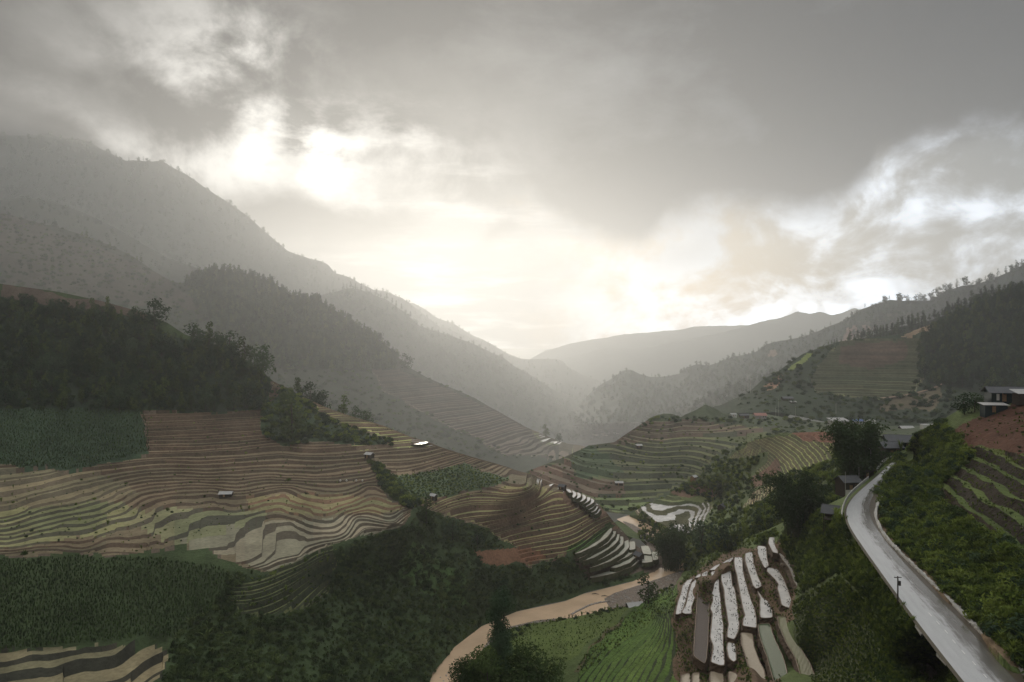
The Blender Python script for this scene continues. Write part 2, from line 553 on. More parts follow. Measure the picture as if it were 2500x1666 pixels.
        kind = np.broadcast_to(np.array(rK)[:-1, None], ddm.shape)
        lev = np.broadcast_to(np.array(rL)[:-1, None], ddm.shape)
        if grid:
            kind = np.zeros(ddm.shape, int); lev = np.zeros(ddm.shape)
            ng = s.D.shape[0] - 1
            kind[:ng] = np.minimum(gk[:-1, :-1], gk[1:, 1:]); lev[:ng] = gl[:-1, :-1]
        back = np.broadcast_to((np.arange(nr - 1) >= n_front - 1)[:, None], ddm.shape)
        amp = terr(pxm, pym) if terr is not None else np.zeros(ddm.shape)
        amp = np.where(back, 0, amp)
        knd = np.where(amp > 0.25, kind, 0)
        colr = colour(pxm, pym, knd, lev)
        slope = ok & (knd == 0)
        Vs, Fs = compact(V, Q[slope])
        root = mesh_np(s.name, Vs, Fs, mat, parent, fcol=colr[slope], smooth=True)
        tag(root, kind='structure')
        if terr is not None:
            wm = water(pxm, pym) if water is not None else np.zeros(ddm.shape, int)
            tm = tmat if isinstance(tmat, (list, tuple)) else [tmat or mat]
            for L in np.unique(lev[ok & (knd > 0)]):
                sel = ok & (knd > 0) & (lev == L)
                if sel.sum() < 6: continue
                Vt, Ft = compact(V, Q[sel])
                mi = np.where(knd[sel] == 2, wm[sel], 0)
                mesh_np('terrace', Vt, Ft, tm, root, fcol=colr[sel], midx=mi)
        s.root = root
        return root


ALB = 1.9


def zones(default, items, nz=(9.0, 9.0), seed=0, jit=0.18):
    """list of (polygon, colour) painted in order; returns a colour function.  A colour may be a dict
    with 's' slope, 't' tread, 'r' riser"""
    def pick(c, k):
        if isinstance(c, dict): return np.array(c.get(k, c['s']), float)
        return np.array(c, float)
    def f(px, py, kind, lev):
        jx = 9 * fbm(px / 30.0, py / 30.0, 40 + seed, 3) + 34 * fbm(px / 95.0, py / 60.0, 71, 2); jy = 9 * fbm(px / 30.0, py / 30.0, 50 + seed, 3) + 12 * fbm(px / 95.0, py / 60.0, 81, 2)
        out = np.empty(px.shape + (3,))
        for kk, key in ((0, 's'), (1, 'r'), (2, 't')):
            mk = kind == kk
            if not mk.any(): continue
            o = np.empty((mk.sum(), 3)); o[:] = pick(default, key)
            x, y = px[mk] + jx[mk], py[mk] + jy[mk]
            for poly, c in items:
                o[inpoly(x, y, poly)] = pick(c, key)
            out[mk] = o
        t = 1 + jit * 2 * fbm(px / nz[0] / 6, py / nz[1] / 6, 60 + seed, 3)
        hsh = np.sin(lev * 12.9898 + np.floor(px / 170.0 + 0.5 * np.sin(lev * 3.1)) * 78.233) * 43758.5
        hsh = hsh - np.floor(hsh)
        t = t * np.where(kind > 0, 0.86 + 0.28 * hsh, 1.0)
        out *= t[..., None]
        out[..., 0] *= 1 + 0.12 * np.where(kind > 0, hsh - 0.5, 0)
        return np.clip(out * ALB, 0.004, 0.9)
    return f


def amp_of(polys, off=()):
    def f(px, py):
        px = np.asarray(px, float); py = np.asarray(py, float)
        jx = 7 * fbm(px / 25.0, py / 25.0, 70, 3) + 34 * fbm(px / 95.0, py / 60.0, 71, 2); jy = 7 * fbm(px / 25.0, py / 25.0, 80, 3) + 12 * fbm(px / 95.0, py / 60.0, 81, 2)
        r = np.zeros(px.shape)
        for p in polys: r[inpoly(px + jx, py + jy, p)] = 1.0
        for p in off: r[inpoly(px + jx, py + jy, p)] = 0.0
        return r
    return f


SOIL = (0.105, 0.066, 0.044)
SOILD = (0.075, 0.052, 0.038)
WEED = (0.070, 0.075, 0.034)
GRN = (0.045, 0.062, 0.026)
FOR = (0.026, 0.036, 0.022)

# ------------------------------------------------------------------ the land, far to near
def dpts(lst):
    return [(a, b, d) for a, b, d in lst]


def zpts(z, lst):
    return [(a, b, dz(b, z)) for a, b in lst]


# ground sheet below everything, out to the horizon
V = [(-40000, -600, -430), (40000, -600, -430), (40000, 50000, -430), (-40000, 50000, -430)]
gr = mesh_np('ground', V, [(0, 1, 2, 3)], M_FAR, fcol=np.array([[0.04, 0.042, 0.028]]))
tag(gr, kind='structure')

fc = zones((0.020, 0.026, 0.018), [])
fcb = zones((0.022, 0.026, 0.017), [])


def ridge(name, crest, foot, mat, col, step=8, rows=40, relief=0, rscale=200, crestn=0, back=300, seed=0, drop=0.5, pts=(), far=1.0, **kw):
    fk = far if callable(far) else (lambda q: far)
    crest = [(a, b, d * fk(a)) for a, b, d in crest]; foot = [(a, b, d * fk(a)) for a, b, d in foot]
    hl = Hill(name, crest, foot, pts, step, rows, relief, rscale, drop, back, crestn, seed)
    hl.build(mat, col, **kw)
    return hl


F1 = ridge('far_mountain', [(1180, 905, 7200), (1240, 890, 7200), (1295, 874, 7200), (1330, 856, 7200), (1390, 840, 7200), (1450, 826, 7200), (1540, 815, 7200), (1700, 800, 7200), (1900, 790, 7200)],
           [(1180, 960, 6400), (1900, 960, 6400)], M_FAR, fc, 8, 30, 60, 900, 6, 900, 1, far=1.16)
F2 = ridge('blue_mountain', [(1300, 925, 5200), (1370, 885, 5200), (1385, 876, 5200), (1445, 857, 5150), (1485, 849, 5100), (1562, 851, 5000), (1624, 840, 5000), (1662, 834, 5000), (1717, 822, 5000),
            (1771, 811, 5000), (1840, 790, 5000), (1913, 774, 5000), (1946, 762, 5000), (1975, 766, 5000), (2002, 760, 5000), (2030, 770, 5000), (2054, 764, 5000), (2089, 752, 5000), (2130, 766, 5000), (2300, 800, 5000), (2700, 790, 5000)],
           [(1300, 990, 4300), (2700, 960, 4300)], M_FAR, fc, 6, 40, 70, 700, 5, 900, 2, far=1.5)
F13 = ridge('distant_ridge', [(850, 790, 3600), (950, 735, 3500), (1008, 738, 3400), (1035, 752, 3400), (1068, 776, 3400), (1103, 787, 3400), (1158, 822, 3350), (1200, 841, 3300), (1241, 863, 3300), (1268, 875, 3250),
             (1295, 879, 3200), (1330, 878, 3200), (1358, 877, 3200), (1374, 882, 3150), (1385, 896, 3100), (1418, 912, 3050), (1458, 927, 3000), (1520, 960, 2950), (1600, 1010, 2900)],
            [(850, 960, 2700), (1600, 1050, 2500)], M_FAR, fcb, 6, 40, 30, 300, 4, 500, 3, far=2.1)
M1 = ridge('hazy_ridge', [(1400, 1000, 2500), (1450, 953, 2500), (1472, 935, 2500), (1521, 908, 2450), (1540, 905, 2450), (1562, 914, 2400), (1586, 921, 2400), (1657, 914, 2350), (1676, 898, 2300), (1703, 888, 2300), (1730, 892, 2250), (1771, 879, 2200),
            (1840, 860, 2100), (1871, 842, 2050), (1949, 827, 2000), (2008, 804, 1950), (2059, 783, 1900), (2098, 757, 1850), (2172, 732, 1800), (2216, 735, 1800), (2276, 731, 1750), (2306, 711, 1700), (2335, 703, 1700),
            (2395, 692, 1650), (2440, 676, 1600), (2500, 646, 1600), (2750, 560, 1500)],
           [(1400, 1040, 1900), (1800, 1010, 1500), (2200, 960, 1300), (2750, 860, 1200)], M_MID,
           zones((0.018, 0.025, 0.016), [([(2040, 850), (2090, 800), (2150, 795), (2130, 825), (2080, 850)], (0.10, 0.062, 0.042)),
                                         ([(1850, 855), (1875, 845), (1880, 865), (1850, 870)], (0.09, 0.06, 0.042)),
                                         ([(2110, 790), (2200, 760), (2260, 765), (2200, 790)], (0.036, 0.036, 0.022))]), 6, 60, 14, 120, 5, 300, 4, far=1.75)
F12 = ridge('cloudy_mountain', [(-500, 250, 2500), (-200, 300, 2450), (0, 330, 2400), (110, 330, 2350), (212, 345, 2300), (308, 390, 2250), (404, 400, 2200), (457, 427, 2200), (531, 480, 2150), (595, 523, 2100), (659, 576, 2080), (701, 612, 2060),
             (786, 640, 2050), (801, 648, 2040), (820, 669, 2030), (842, 675, 2020), (872, 688, 2020), (913, 710, 2030), (951, 716, 2040), (994, 735, 2050), (1041, 771, 2080), (1076, 798, 2100), (1090, 803, 2120), (1130, 820, 2150), (1179, 832, 2200),
             (1212, 850, 2250), (1240, 868, 2300), (1290, 905, 2350), (1322, 930, 2380), (1363, 936, 2400), (1431, 960, 2400), (1472, 966, 2400), (1526, 982, 2400), (1600, 1015, 2400)],
            [(-500, 900, 1500), (400, 940, 1500), (1000, 980, 1800), (1600, 1060, 2000)], M_MID, zones((0.016, 0.021, 0.013), []), 6, 80, 40, 350, 6, 400, 5, far=lambda q: 2.15 + min(1, max(0, (q - 400) / 800)) * 1.05)
F12b = ridge('near_ridge', [(640, 800, 1750), (700, 770, 1700), (760, 738, 1680), (790, 721, 1660), (845, 706, 1650), (872, 707, 1640), (913, 721, 1640), (940, 732, 1640), (994, 767, 1640), (1022, 794, 1640), (1062, 808, 1650), (1117, 827, 1660),
              (1171, 846, 1670), (1200, 861, 1680), (1227, 872, 1700), (1254, 892, 1700), (1290, 911, 1700), (1317, 930, 1700), (1363, 957, 1700), (1418, 977, 1700), (1458, 987, 1700), (1499, 987, 1720), (1554, 995, 1740), (1590, 1008, 1760), (1660, 1050, 1760)],
             [(640, 960, 1250), (1100, 1020, 1300), (1400, 1085, 1050), (1660, 1085, 1050)], M_MID, zones((0.016, 0.021, 0.012), []), 5, 60, 16, 140, 4, 250, 6, far=lambda q: 2.3 + min(1, max(0, (q - 700) / 700)) * 0.8)
F11 = ridge('left_back_ridge', [(-400, 520, 1650), (-150, 500, 1650), (0, 489, 1620), (64, 484, 1600), (127, 490, 1600), (212, 521, 1580), (276, 553, 1560), (350, 596, 1540), (404, 628, 1520), (467, 650, 1500), (540, 690, 1480), (640, 740, 1450)],
            [(-400, 760, 1250), (640, 860, 1250)], M_MID, zones((0.018, 0.022, 0.014), []), 6, 50, 20, 150, 4, 250, 7, far=2.05)
M2 = ridge('wooded_slope', [(1560, 1035, 1450), (1602, 1008, 1420), (1662, 998, 1400), (1703, 983, 1380), (1749, 955, 1350), (1785, 941, 1320), (1840, 926, 1280), (1900, 905, 1250), (2000, 880, 1200)],
           [(1560, 1070, 1150), (2000, 980, 1050)], M_MID, zones((0.018, 0.023, 0.014), []), 5, 40, 6, 60, 3, 200, 8, far=2.0)

F10 = Hill('forest_ridge', [(-400, 470, 2428), (-150, 490, 2389), (0, 520, 2331), (60, 535, 2311), (138, 554, 2292), (202, 575, 2272), (266, 598, 2253), (329, 630, 2234), (372, 661, 2214), (414, 684, 2196), (440, 693, 2175), (452, 690, 2175), (521, 655, 2175), (595, 668, 2156),
            (668, 690, 2137), (703, 718, 2116), (744, 728, 2107), (777, 733, 2097), (812, 757, 2088), (845, 776, 2078), (872, 796, 2068), (902, 810, 2059), (926, 830, 2049), (962, 860, 2040), (985, 890, 2040), (1000, 899, 2040), (1035, 918, 2019), (1090, 943, 2000),
            (1158, 971, 1962), (1240, 1019, 1903), (1300, 1051, 1845), (1360, 1074, 1806), (1417, 1094, 1767), (1470, 1115, 1728), (1540, 1150, 1689)],
           [(-400, 800, 1651), (0, 790, 1611), (300, 880, 1592), (640, 1000, 1476), (900, 1080, 1398), (1250, 1165, 1359), (1540, 1180, 1398)], (), 4, 150, 7, 90, 0.55, 220, 3, 9)
f10_field = [(985, 900), (1240, 1015), (1430, 1095), (1420, 1120), (1250, 1110), (1050, 1010), (940, 960), (900, 900)]
F10.build(M_MID, zones((0.022, 0.026, 0.016), [([(0, 500), (420, 690), (520, 760), (0, 720)], {'s': (0.034, 0.030, 0.021)}),
                                               ([(430, 650), (700, 660), (980, 860), (960, 905), (700, 900), (600, 800)], (0.014, 0.019, 0.012)),
                                               (f10_field, {'s': (0.040, 0.034, 0.023), 't': (0.075, 0.062, 0.045), 'r': (0.034, 0.029, 0.020)}),
                                               ([(1270, 1035), (1330, 1060), (1440, 1095), (1430, 1112), (1330, 1085)], {'s': (0.075, 0.058, 0.040), 't': (0.10, 0.11, 0.045), 'r': (0.06, 0.05, 0.03)})]),
          terr=amp_of([f10_field]), h=4.0, tmat=[M_MID, M_PADDY],
          water=lambda px, py: inpoly(px, py, [(1310, 1040), (1345, 1055), (1430, 1090), (1420, 1100), (1350, 1082), (1322, 1078)]).astype(int))

# terraced hill and pine ridge on the right
F5b = ridge('pine_ridge', [(1980, 880, 1300), (2050, 838, 1280), (2127, 820, 1250), (2187, 802, 1230), (2261, 787, 1200), (2306, 769, 1180), (2365, 744, 1150), (2410, 727, 1130), (2500, 712, 1100), (2750, 640, 1050)],
            [(1980, 930, 1150), (2400, 850, 1000), (2750, 800, 950)], M_MID, zones((0.014, 0.019, 0.012), []), 6, 40, 5, 70, 4, 250, 10, far=1.15)
F5 = Hill('terraced_hill', [(1740, 1000, 960), (1800, 972, 980), (1824, 960, 985), (1865, 926, 1000), (1898, 910, 1010), (1928, 886, 1020), (1961, 864, 1030), (2008, 847, 1040), (2053, 832, 1050), (2130, 824, 1050), (2202, 817, 1045), (2276, 791, 1040), (2335, 767, 1030), (2400, 738, 1020), (2500, 700, 1000), (2760, 600, 960)],
          [(1740, 1016, 870), (1900, 1012, 840), (2050, 1035, 800), (2300, 1050, 740), (2500, 1020, 720), (2760, 1000, 700)], [(2100, 950, 900), (2300, 950, 850)], 4, 140, 5, 70, 0.5, 200, 3, 11)
f5_ter = [(2020, 860), (2060, 835), (2200, 825), (2270, 830), (2245, 900), (2225, 960), (2150, 972), (2000, 960), (1985, 920)]
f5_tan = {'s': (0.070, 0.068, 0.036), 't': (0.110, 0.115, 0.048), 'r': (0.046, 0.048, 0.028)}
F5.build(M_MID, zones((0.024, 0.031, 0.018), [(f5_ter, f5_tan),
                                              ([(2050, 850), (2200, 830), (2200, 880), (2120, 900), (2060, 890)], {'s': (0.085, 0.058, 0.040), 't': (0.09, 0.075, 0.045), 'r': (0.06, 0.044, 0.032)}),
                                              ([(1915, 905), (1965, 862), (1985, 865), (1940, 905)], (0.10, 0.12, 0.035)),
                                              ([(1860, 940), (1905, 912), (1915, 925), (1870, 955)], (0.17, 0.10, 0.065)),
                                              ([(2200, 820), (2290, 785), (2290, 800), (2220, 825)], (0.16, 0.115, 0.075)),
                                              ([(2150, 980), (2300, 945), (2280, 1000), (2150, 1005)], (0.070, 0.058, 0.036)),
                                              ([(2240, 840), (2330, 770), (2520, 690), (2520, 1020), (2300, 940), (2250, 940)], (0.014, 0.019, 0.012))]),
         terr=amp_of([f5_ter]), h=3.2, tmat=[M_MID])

# knolls in the middle of the valley, down to the river
F6 = Hill('middle_hill', [(1230, 1180, 640), (1290, 1150, 650), (1330, 1134, 660), (1380, 1116, 670), (1437, 1088, 680), (1470, 1084, 690), (1500, 1080, 695), (1541, 1052, 705), (1571, 1032, 715), (1588, 1020, 720), (1619, 1010, 725), (1640, 1011, 730), (1663, 1019, 740), (1673, 1012, 745), (1701, 1000, 755), (1722, 988, 765),
            (1752, 1001, 775), (1765, 1010, 780), (1870, 1012, 820), (2000, 1030, 790), (2150, 1045, 760), (2320, 1050, 730)],
          [(1230, 1240, 545), (1290, 1240, 540), (1450, 1248, 522), (1560, 1262, 505), (1700, 1215, 540), (1800, 1130, 560), (2050, 1110, 560), (2320, 1110, 540)],
          [(1619, 1100, 640), (1500, 1150, 600), (1450, 1215, 545), (1600, 1200, 560), (1850, 1080, 650)], 3, 150, 1.2, 40, 0.5, 120, 1.5, 12)
f6_ter = [(1230, 1170), (1290, 1140), (1440, 1080), (1540, 1050), (1620, 1030), (1700, 1030), (1900, 1040), (1850, 1075), (1760, 1105), (1690, 1170), (1600, 1230), (1500, 1250), (1400, 1230), (1300, 1190)]
F6.build(M_NEAR, zones((0.046, 0.054, 0.030), [
    (f6_ter, {'s': (0.052, 0.052, 0.032), 't': (0.078, 0.082, 0.038), 'r': (0.044, 0.046, 0.030)}),
    ([(1230, 1175), (1300, 1140), (1395, 1115), (1390, 1165), (1520, 1175), (1545, 1205), (1400, 1200)], {'s': SOIL, 't': (0.10, 0.075, 0.05), 'r': (0.082, 0.054, 0.038)}),
    ([(1500, 1082), (1570, 1032), (1700, 1030), (1860, 1045), (1820, 1060), (1700, 1062), (1640, 1070), (1560, 1080)], {'s': (0.075, 0.058, 0.040), 't': (0.10, 0.085, 0.05), 'r': (0.066, 0.050, 0.036)}),
    ([(1390, 1120), (1440, 1090), (1500, 1100), (1520, 1160), (1400, 1165)], {'s': (0.042, 0.056, 0.030), 't': (0.05, 0.066, 0.034), 'r': (0.038, 0.05, 0.028)}),
    ([(1430, 1210), (1570, 1205), (1600, 1230), (1500, 1245)], {'s': (0.05, 0.062, 0.03), 't': (0.12, 0.14, 0.06), 'r': (0.048, 0.052, 0.028)}),
]), terr=amp_of([f6_ter]), h=2.4, tmat=[M_NEAR])

banks = [(1030, 1700), (1050, 1650), (1110, 1580), (1175, 1530), (1260, 1494), (1380, 1468), (1425, 1450), (1545, 1420), (1605, 1392), (1628, 1370), (1618, 1352), (1590, 1335), (1560, 1305), (1535, 1285), (1505, 1268), (1535, 1258), (1575, 1262), (1625, 1282), (1655, 1315), (1668, 1350), (1675, 1385), (1650, 1425), (1560, 1475), (1480, 1490), (1370, 1514), (1300, 1522), (1240, 1536), (1185, 1580), (1140, 1640), (1110, 1720), (1050, 1760)]
# spur with the green steps, and the paddies at its toe
F7 = Hill('green_spur', [(1500, 1275, 492), (1530, 1264, 501), (1560, 1240, 512), (1600, 1222, 520), (1625, 1212, 527), (1645, 1196, 533), (1690, 1182, 540), (1704, 1165, 540), (1755, 1127, 530), (1789, 1103, 512), (1823, 1081, 482), (1874, 1064, 442), (1940, 1057, 402), (2023, 1054, 352), (2100, 1073, 295), (2180, 1098, 240), (2230, 1100, 225)],
          [(1500, 1300, 458), (1600, 1330, 430), (1650, 1380, 390), (1700, 1400, 370), (1800, 1380, 335), (1900, 1340, 290), (2000, 1290, 245), (2100, 1210, 218), (2230, 1150, 205)],
          zpts(5, [(1650, 1270), (1610, 1290), (1680, 1285)]) + zpts(9, [(1720, 1240)]) + zpts(18, [(1760, 1215)]) + [(1850, 1150, 430), (1750, 1170, 487), (1900, 1130, 393), (1950, 1100, 374), (2050, 1120, 290), (1750, 1320, 352), (1850, 1280, 306), (1900, 1230, 310)],
          2, 260, 0.8, 25, 0.6, 60, 1.0, 13)
f7_ter = [(1560, 1240), (1640, 1200), (1700, 1215), (1740, 1230), (1725, 1290), (1660, 1310), (1590, 1270)]
f7_up = [(1760, 1130), (1830, 1078), (1900, 1062), (2040, 1052), (2040, 1120), (1960, 1150), (1880, 1170), (1830, 1150), (1870, 1110), (1800, 1120)]
f7_mid = [(1830, 1200), (1890, 1170), (1900, 1190), (1860, 1230), (1800, 1240)]
F7.Z = np.where(inpoly(F7.PX, F7.PY, banks), np.minimum(F7.Z, -0.8), F7.Z)
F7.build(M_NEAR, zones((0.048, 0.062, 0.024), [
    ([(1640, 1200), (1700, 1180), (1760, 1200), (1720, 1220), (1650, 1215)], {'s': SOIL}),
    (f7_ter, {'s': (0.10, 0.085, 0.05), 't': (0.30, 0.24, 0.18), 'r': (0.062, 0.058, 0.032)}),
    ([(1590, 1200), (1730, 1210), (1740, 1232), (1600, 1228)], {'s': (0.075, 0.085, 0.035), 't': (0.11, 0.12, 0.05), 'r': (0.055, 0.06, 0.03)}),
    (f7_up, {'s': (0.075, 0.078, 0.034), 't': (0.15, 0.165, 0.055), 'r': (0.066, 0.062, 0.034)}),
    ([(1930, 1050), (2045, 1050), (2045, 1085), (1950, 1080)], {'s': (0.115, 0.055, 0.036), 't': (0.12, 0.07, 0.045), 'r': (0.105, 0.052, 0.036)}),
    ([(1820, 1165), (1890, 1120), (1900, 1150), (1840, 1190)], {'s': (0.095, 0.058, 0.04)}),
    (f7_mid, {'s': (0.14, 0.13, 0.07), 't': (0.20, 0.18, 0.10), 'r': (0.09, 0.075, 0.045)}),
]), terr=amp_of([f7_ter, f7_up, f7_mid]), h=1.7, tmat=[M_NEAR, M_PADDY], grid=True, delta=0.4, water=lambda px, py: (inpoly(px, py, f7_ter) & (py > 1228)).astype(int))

# the big terraced spur on the left
f9_pts = (zpts(54, [(0, 1352), (200, 1350), (354, 1336), (446, 1318), (600, 1267), (709, 1256), (872, 1245), (985, 1235)])
          + zpts(56, [(0, 1322), (150, 1300), (275, 1273), (325, 1255), (350, 1232), (420, 1215), (520, 1207), (700, 1200), (900, 1192)])
          + zpts(52.5, [(571, 1376), (645, 1346), (640, 1310), (660, 1290), (709, 1275), (872, 1260), (981, 1250)])
          + zpts(51.5, [(638, 1385), (731, 1355), (845, 1313), (964, 1280)])
          + zpts(59, [(0, 1276), (150, 1235), (230, 1215), (300, 1190), (520, 1175), (700, 1170), (900, 1163)])
          + zpts(64, [(0, 1190), (200, 1150), (400, 1130), (600, 1125), (850, 1118)])
          + zpts(60, [(913, 1145), (1060, 1127)]) + zpts(50, [(1062, 1224), (1240, 1197), (1300, 1180)])
          + zpts(41, [(1200, 1257), (1309, 1224), (1390, 1200)]) + zpts(33, [(1249, 1287), (1426, 1238)])
          + zpts(18, [(1401, 1352), (1494, 1289)]) + zpts(4.5, [(1439, 1412), (1562, 1368)])
          + zpts(0.5, [(1050, 1666), (1117, 1569), (1182, 1520), (1269, 1487), (1383, 1461), (1428, 1443), (1550, 1412)])
          + [(1000, 1400, 300), (900, 1500, 262), (800, 1420, 262), (800, 1600, 228), (1150, 1400, 318), (950, 1330, 292), (1100, 1300, 333),
             (0, 1450, 225), (0, 1560, 200), (0, 1720, 172), (300, 1450, 228), (300, 1600, 196), (500, 1720, 188), (500, 1500, 220), (-300, 1720, 170), (-300, 1300, 262), (-300, 1000, 400),
             (0, 900, 455), (0, 1010, 405), (320, 900, 450), (350, 1010, 415), (600, 1000, 440), (845, 1088, 405), (682, 1092, 403), (760, 1040, 430), (150, 800, 480)])
F9 = Hill('left_hill', [(-420, 640, 520), (-200, 665, 515), (0, 693, 505), (136, 712, 500), (245, 735, 496), (340, 761, 490), (408, 788, 485), (450, 816, 480), (540, 850, 477), (625, 895, 474), (668, 932, 470), (703, 948, 468), (730, 965, 465), (790, 992, 460), (831, 1008, 458), (866, 1019, 452), (940, 1041, 440), (1000, 1066, 432),
            (1049, 1081, 426), (1076, 1092, 425), (1130, 1109, 424), (1240, 1141, 421), (1314, 1168, 418), (1369, 1187, 416), (1445, 1217, 413), (1464, 1230, 412), (1494, 1269, 411), (1540, 1318, 409), (1562, 1334, 408), (1605, 1350, 407), (1640, 1356, 400)],
          [(-420, 1720), (1000, 1720), (1040, 1700), (1055, 1645), (1117, 1575), (1182, 1526), (1269, 1492), (1383, 1466), (1428, 1449), (1550, 1418), (1600, 1400), (1640, 1380)],
          f9_pts, 3, 260, 0.8, 22, 0.6, 90, 0.8, 14)
TIP = [(1395, 1362), (1490, 1285), (1540, 1315), (1640, 1345), (1640, 1400), (1560, 1400), (1440, 1425)]
CRP = [(1372, 1185), (1400, 1190), (1450, 1212), (1480, 1245), (1455, 1268), (1420, 1245), (1385, 1222)]
_m = inpoly(F9.PX, F9.PY, TIP) * 1.1 + inpoly(F9.PX, F9.PY, CRP) * 0.9
F9.Z = F9.Z - _m
f9_main = [(-420, 1130), (0, 1135), (200, 1150), (360, 1110), (340, 1010), (640, 1000), (668, 930), (1600, 930), (1640, 1400), (1560, 1400), (1440, 1420), (1400, 1345), (1290, 1385), (1190, 1290), (1020, 1240), (1000, 1262), (960, 1285), (735, 1360), (665, 1395), (570, 1380), (500, 1345), (440, 1335), (350, 1350), (0, 1358), (-420, 1360)]
f9_low = [(590, 1500), (560, 1440), (640, 1400), (740, 1365), (830, 1330), (830, 1380), (800, 1440), (740, 1490), (640, 1510)]
f9_bl = [(-420, 1600), (380, 1575), (410, 1590), (400, 1640), (330, 1690), (-420, 1720)]
f9_crop = [(940, 1172), (1130, 1132), (1170, 1148), (1245, 1168), (1160, 1190), (1070, 1218), (1010, 1226), (965, 1200)]
f9_gul = [(640, 1000), (690, 940), (760, 985), (800, 1020), (870, 1050), (960, 1075), (960, 1090), (880, 1085), (800, 1075), (690, 1090), (640, 1060)]
f9_path = [(905, 1130), (930, 1135), (1000, 1215), (1035, 1230), (1000, 1245), (960, 1215), (925, 1180)]
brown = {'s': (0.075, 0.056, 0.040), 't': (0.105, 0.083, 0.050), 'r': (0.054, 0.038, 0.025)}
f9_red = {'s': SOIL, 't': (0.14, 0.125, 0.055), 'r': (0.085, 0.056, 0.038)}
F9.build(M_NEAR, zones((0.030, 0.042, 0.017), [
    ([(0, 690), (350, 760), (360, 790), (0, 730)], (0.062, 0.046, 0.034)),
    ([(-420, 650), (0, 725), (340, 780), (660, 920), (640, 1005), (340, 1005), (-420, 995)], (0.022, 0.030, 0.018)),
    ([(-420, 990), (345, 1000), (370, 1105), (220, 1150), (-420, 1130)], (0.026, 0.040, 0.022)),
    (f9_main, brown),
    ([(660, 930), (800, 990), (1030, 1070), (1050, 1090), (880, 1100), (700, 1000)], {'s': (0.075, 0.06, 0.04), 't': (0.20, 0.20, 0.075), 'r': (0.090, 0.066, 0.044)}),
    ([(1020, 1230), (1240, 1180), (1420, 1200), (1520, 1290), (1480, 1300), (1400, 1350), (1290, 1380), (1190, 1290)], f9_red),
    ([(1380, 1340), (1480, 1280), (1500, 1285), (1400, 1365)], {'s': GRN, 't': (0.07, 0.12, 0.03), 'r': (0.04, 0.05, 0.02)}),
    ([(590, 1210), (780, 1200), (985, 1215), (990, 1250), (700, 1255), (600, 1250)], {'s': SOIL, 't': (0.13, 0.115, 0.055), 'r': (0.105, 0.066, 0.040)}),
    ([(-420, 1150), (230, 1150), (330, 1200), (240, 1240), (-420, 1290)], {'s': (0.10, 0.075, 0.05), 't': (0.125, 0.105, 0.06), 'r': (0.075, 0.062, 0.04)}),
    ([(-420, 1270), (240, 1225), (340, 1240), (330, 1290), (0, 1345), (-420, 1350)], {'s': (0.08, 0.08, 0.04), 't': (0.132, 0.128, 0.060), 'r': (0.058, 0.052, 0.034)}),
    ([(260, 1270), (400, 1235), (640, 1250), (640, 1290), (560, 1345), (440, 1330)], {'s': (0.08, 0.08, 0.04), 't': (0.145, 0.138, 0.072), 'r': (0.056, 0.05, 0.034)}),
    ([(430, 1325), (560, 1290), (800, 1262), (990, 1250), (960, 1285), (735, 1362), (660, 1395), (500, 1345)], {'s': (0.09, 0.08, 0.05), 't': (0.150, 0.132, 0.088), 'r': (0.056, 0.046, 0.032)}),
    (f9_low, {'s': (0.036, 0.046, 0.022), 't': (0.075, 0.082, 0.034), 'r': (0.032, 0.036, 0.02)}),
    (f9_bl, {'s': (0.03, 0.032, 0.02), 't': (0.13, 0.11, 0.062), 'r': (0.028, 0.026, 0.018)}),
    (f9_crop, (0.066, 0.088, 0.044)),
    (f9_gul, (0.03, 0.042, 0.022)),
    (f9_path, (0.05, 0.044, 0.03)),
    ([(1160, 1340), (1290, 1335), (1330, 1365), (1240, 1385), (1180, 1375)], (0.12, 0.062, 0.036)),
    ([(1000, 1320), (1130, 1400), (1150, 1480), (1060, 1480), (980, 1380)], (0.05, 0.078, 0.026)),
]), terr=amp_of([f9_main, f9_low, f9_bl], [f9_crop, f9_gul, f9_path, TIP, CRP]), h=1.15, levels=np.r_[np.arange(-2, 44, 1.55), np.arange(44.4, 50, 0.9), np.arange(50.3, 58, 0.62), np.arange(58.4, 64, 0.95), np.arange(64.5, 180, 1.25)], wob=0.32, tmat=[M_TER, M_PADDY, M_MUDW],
    water=lambda px, py: np.where(inpoly(px, py, [(1005, 1055), (1060, 1075), (1055, 1090), (1005, 1082)]) | inpoly(px, py, [(1310, 1160), (1375, 1180), (1450, 1210), (1475, 1240), (1455, 1262), (1420, 1240), (1385, 1222), (1370, 1195), (1310, 1175)]), 1,
                                 np.where(inpoly(px, py, [(1395, 1365), (1480, 1300), (1500, 1285), (1540, 1310), (1640, 1345), (1640, 1400), (1440, 1420)]), 2, 0)))

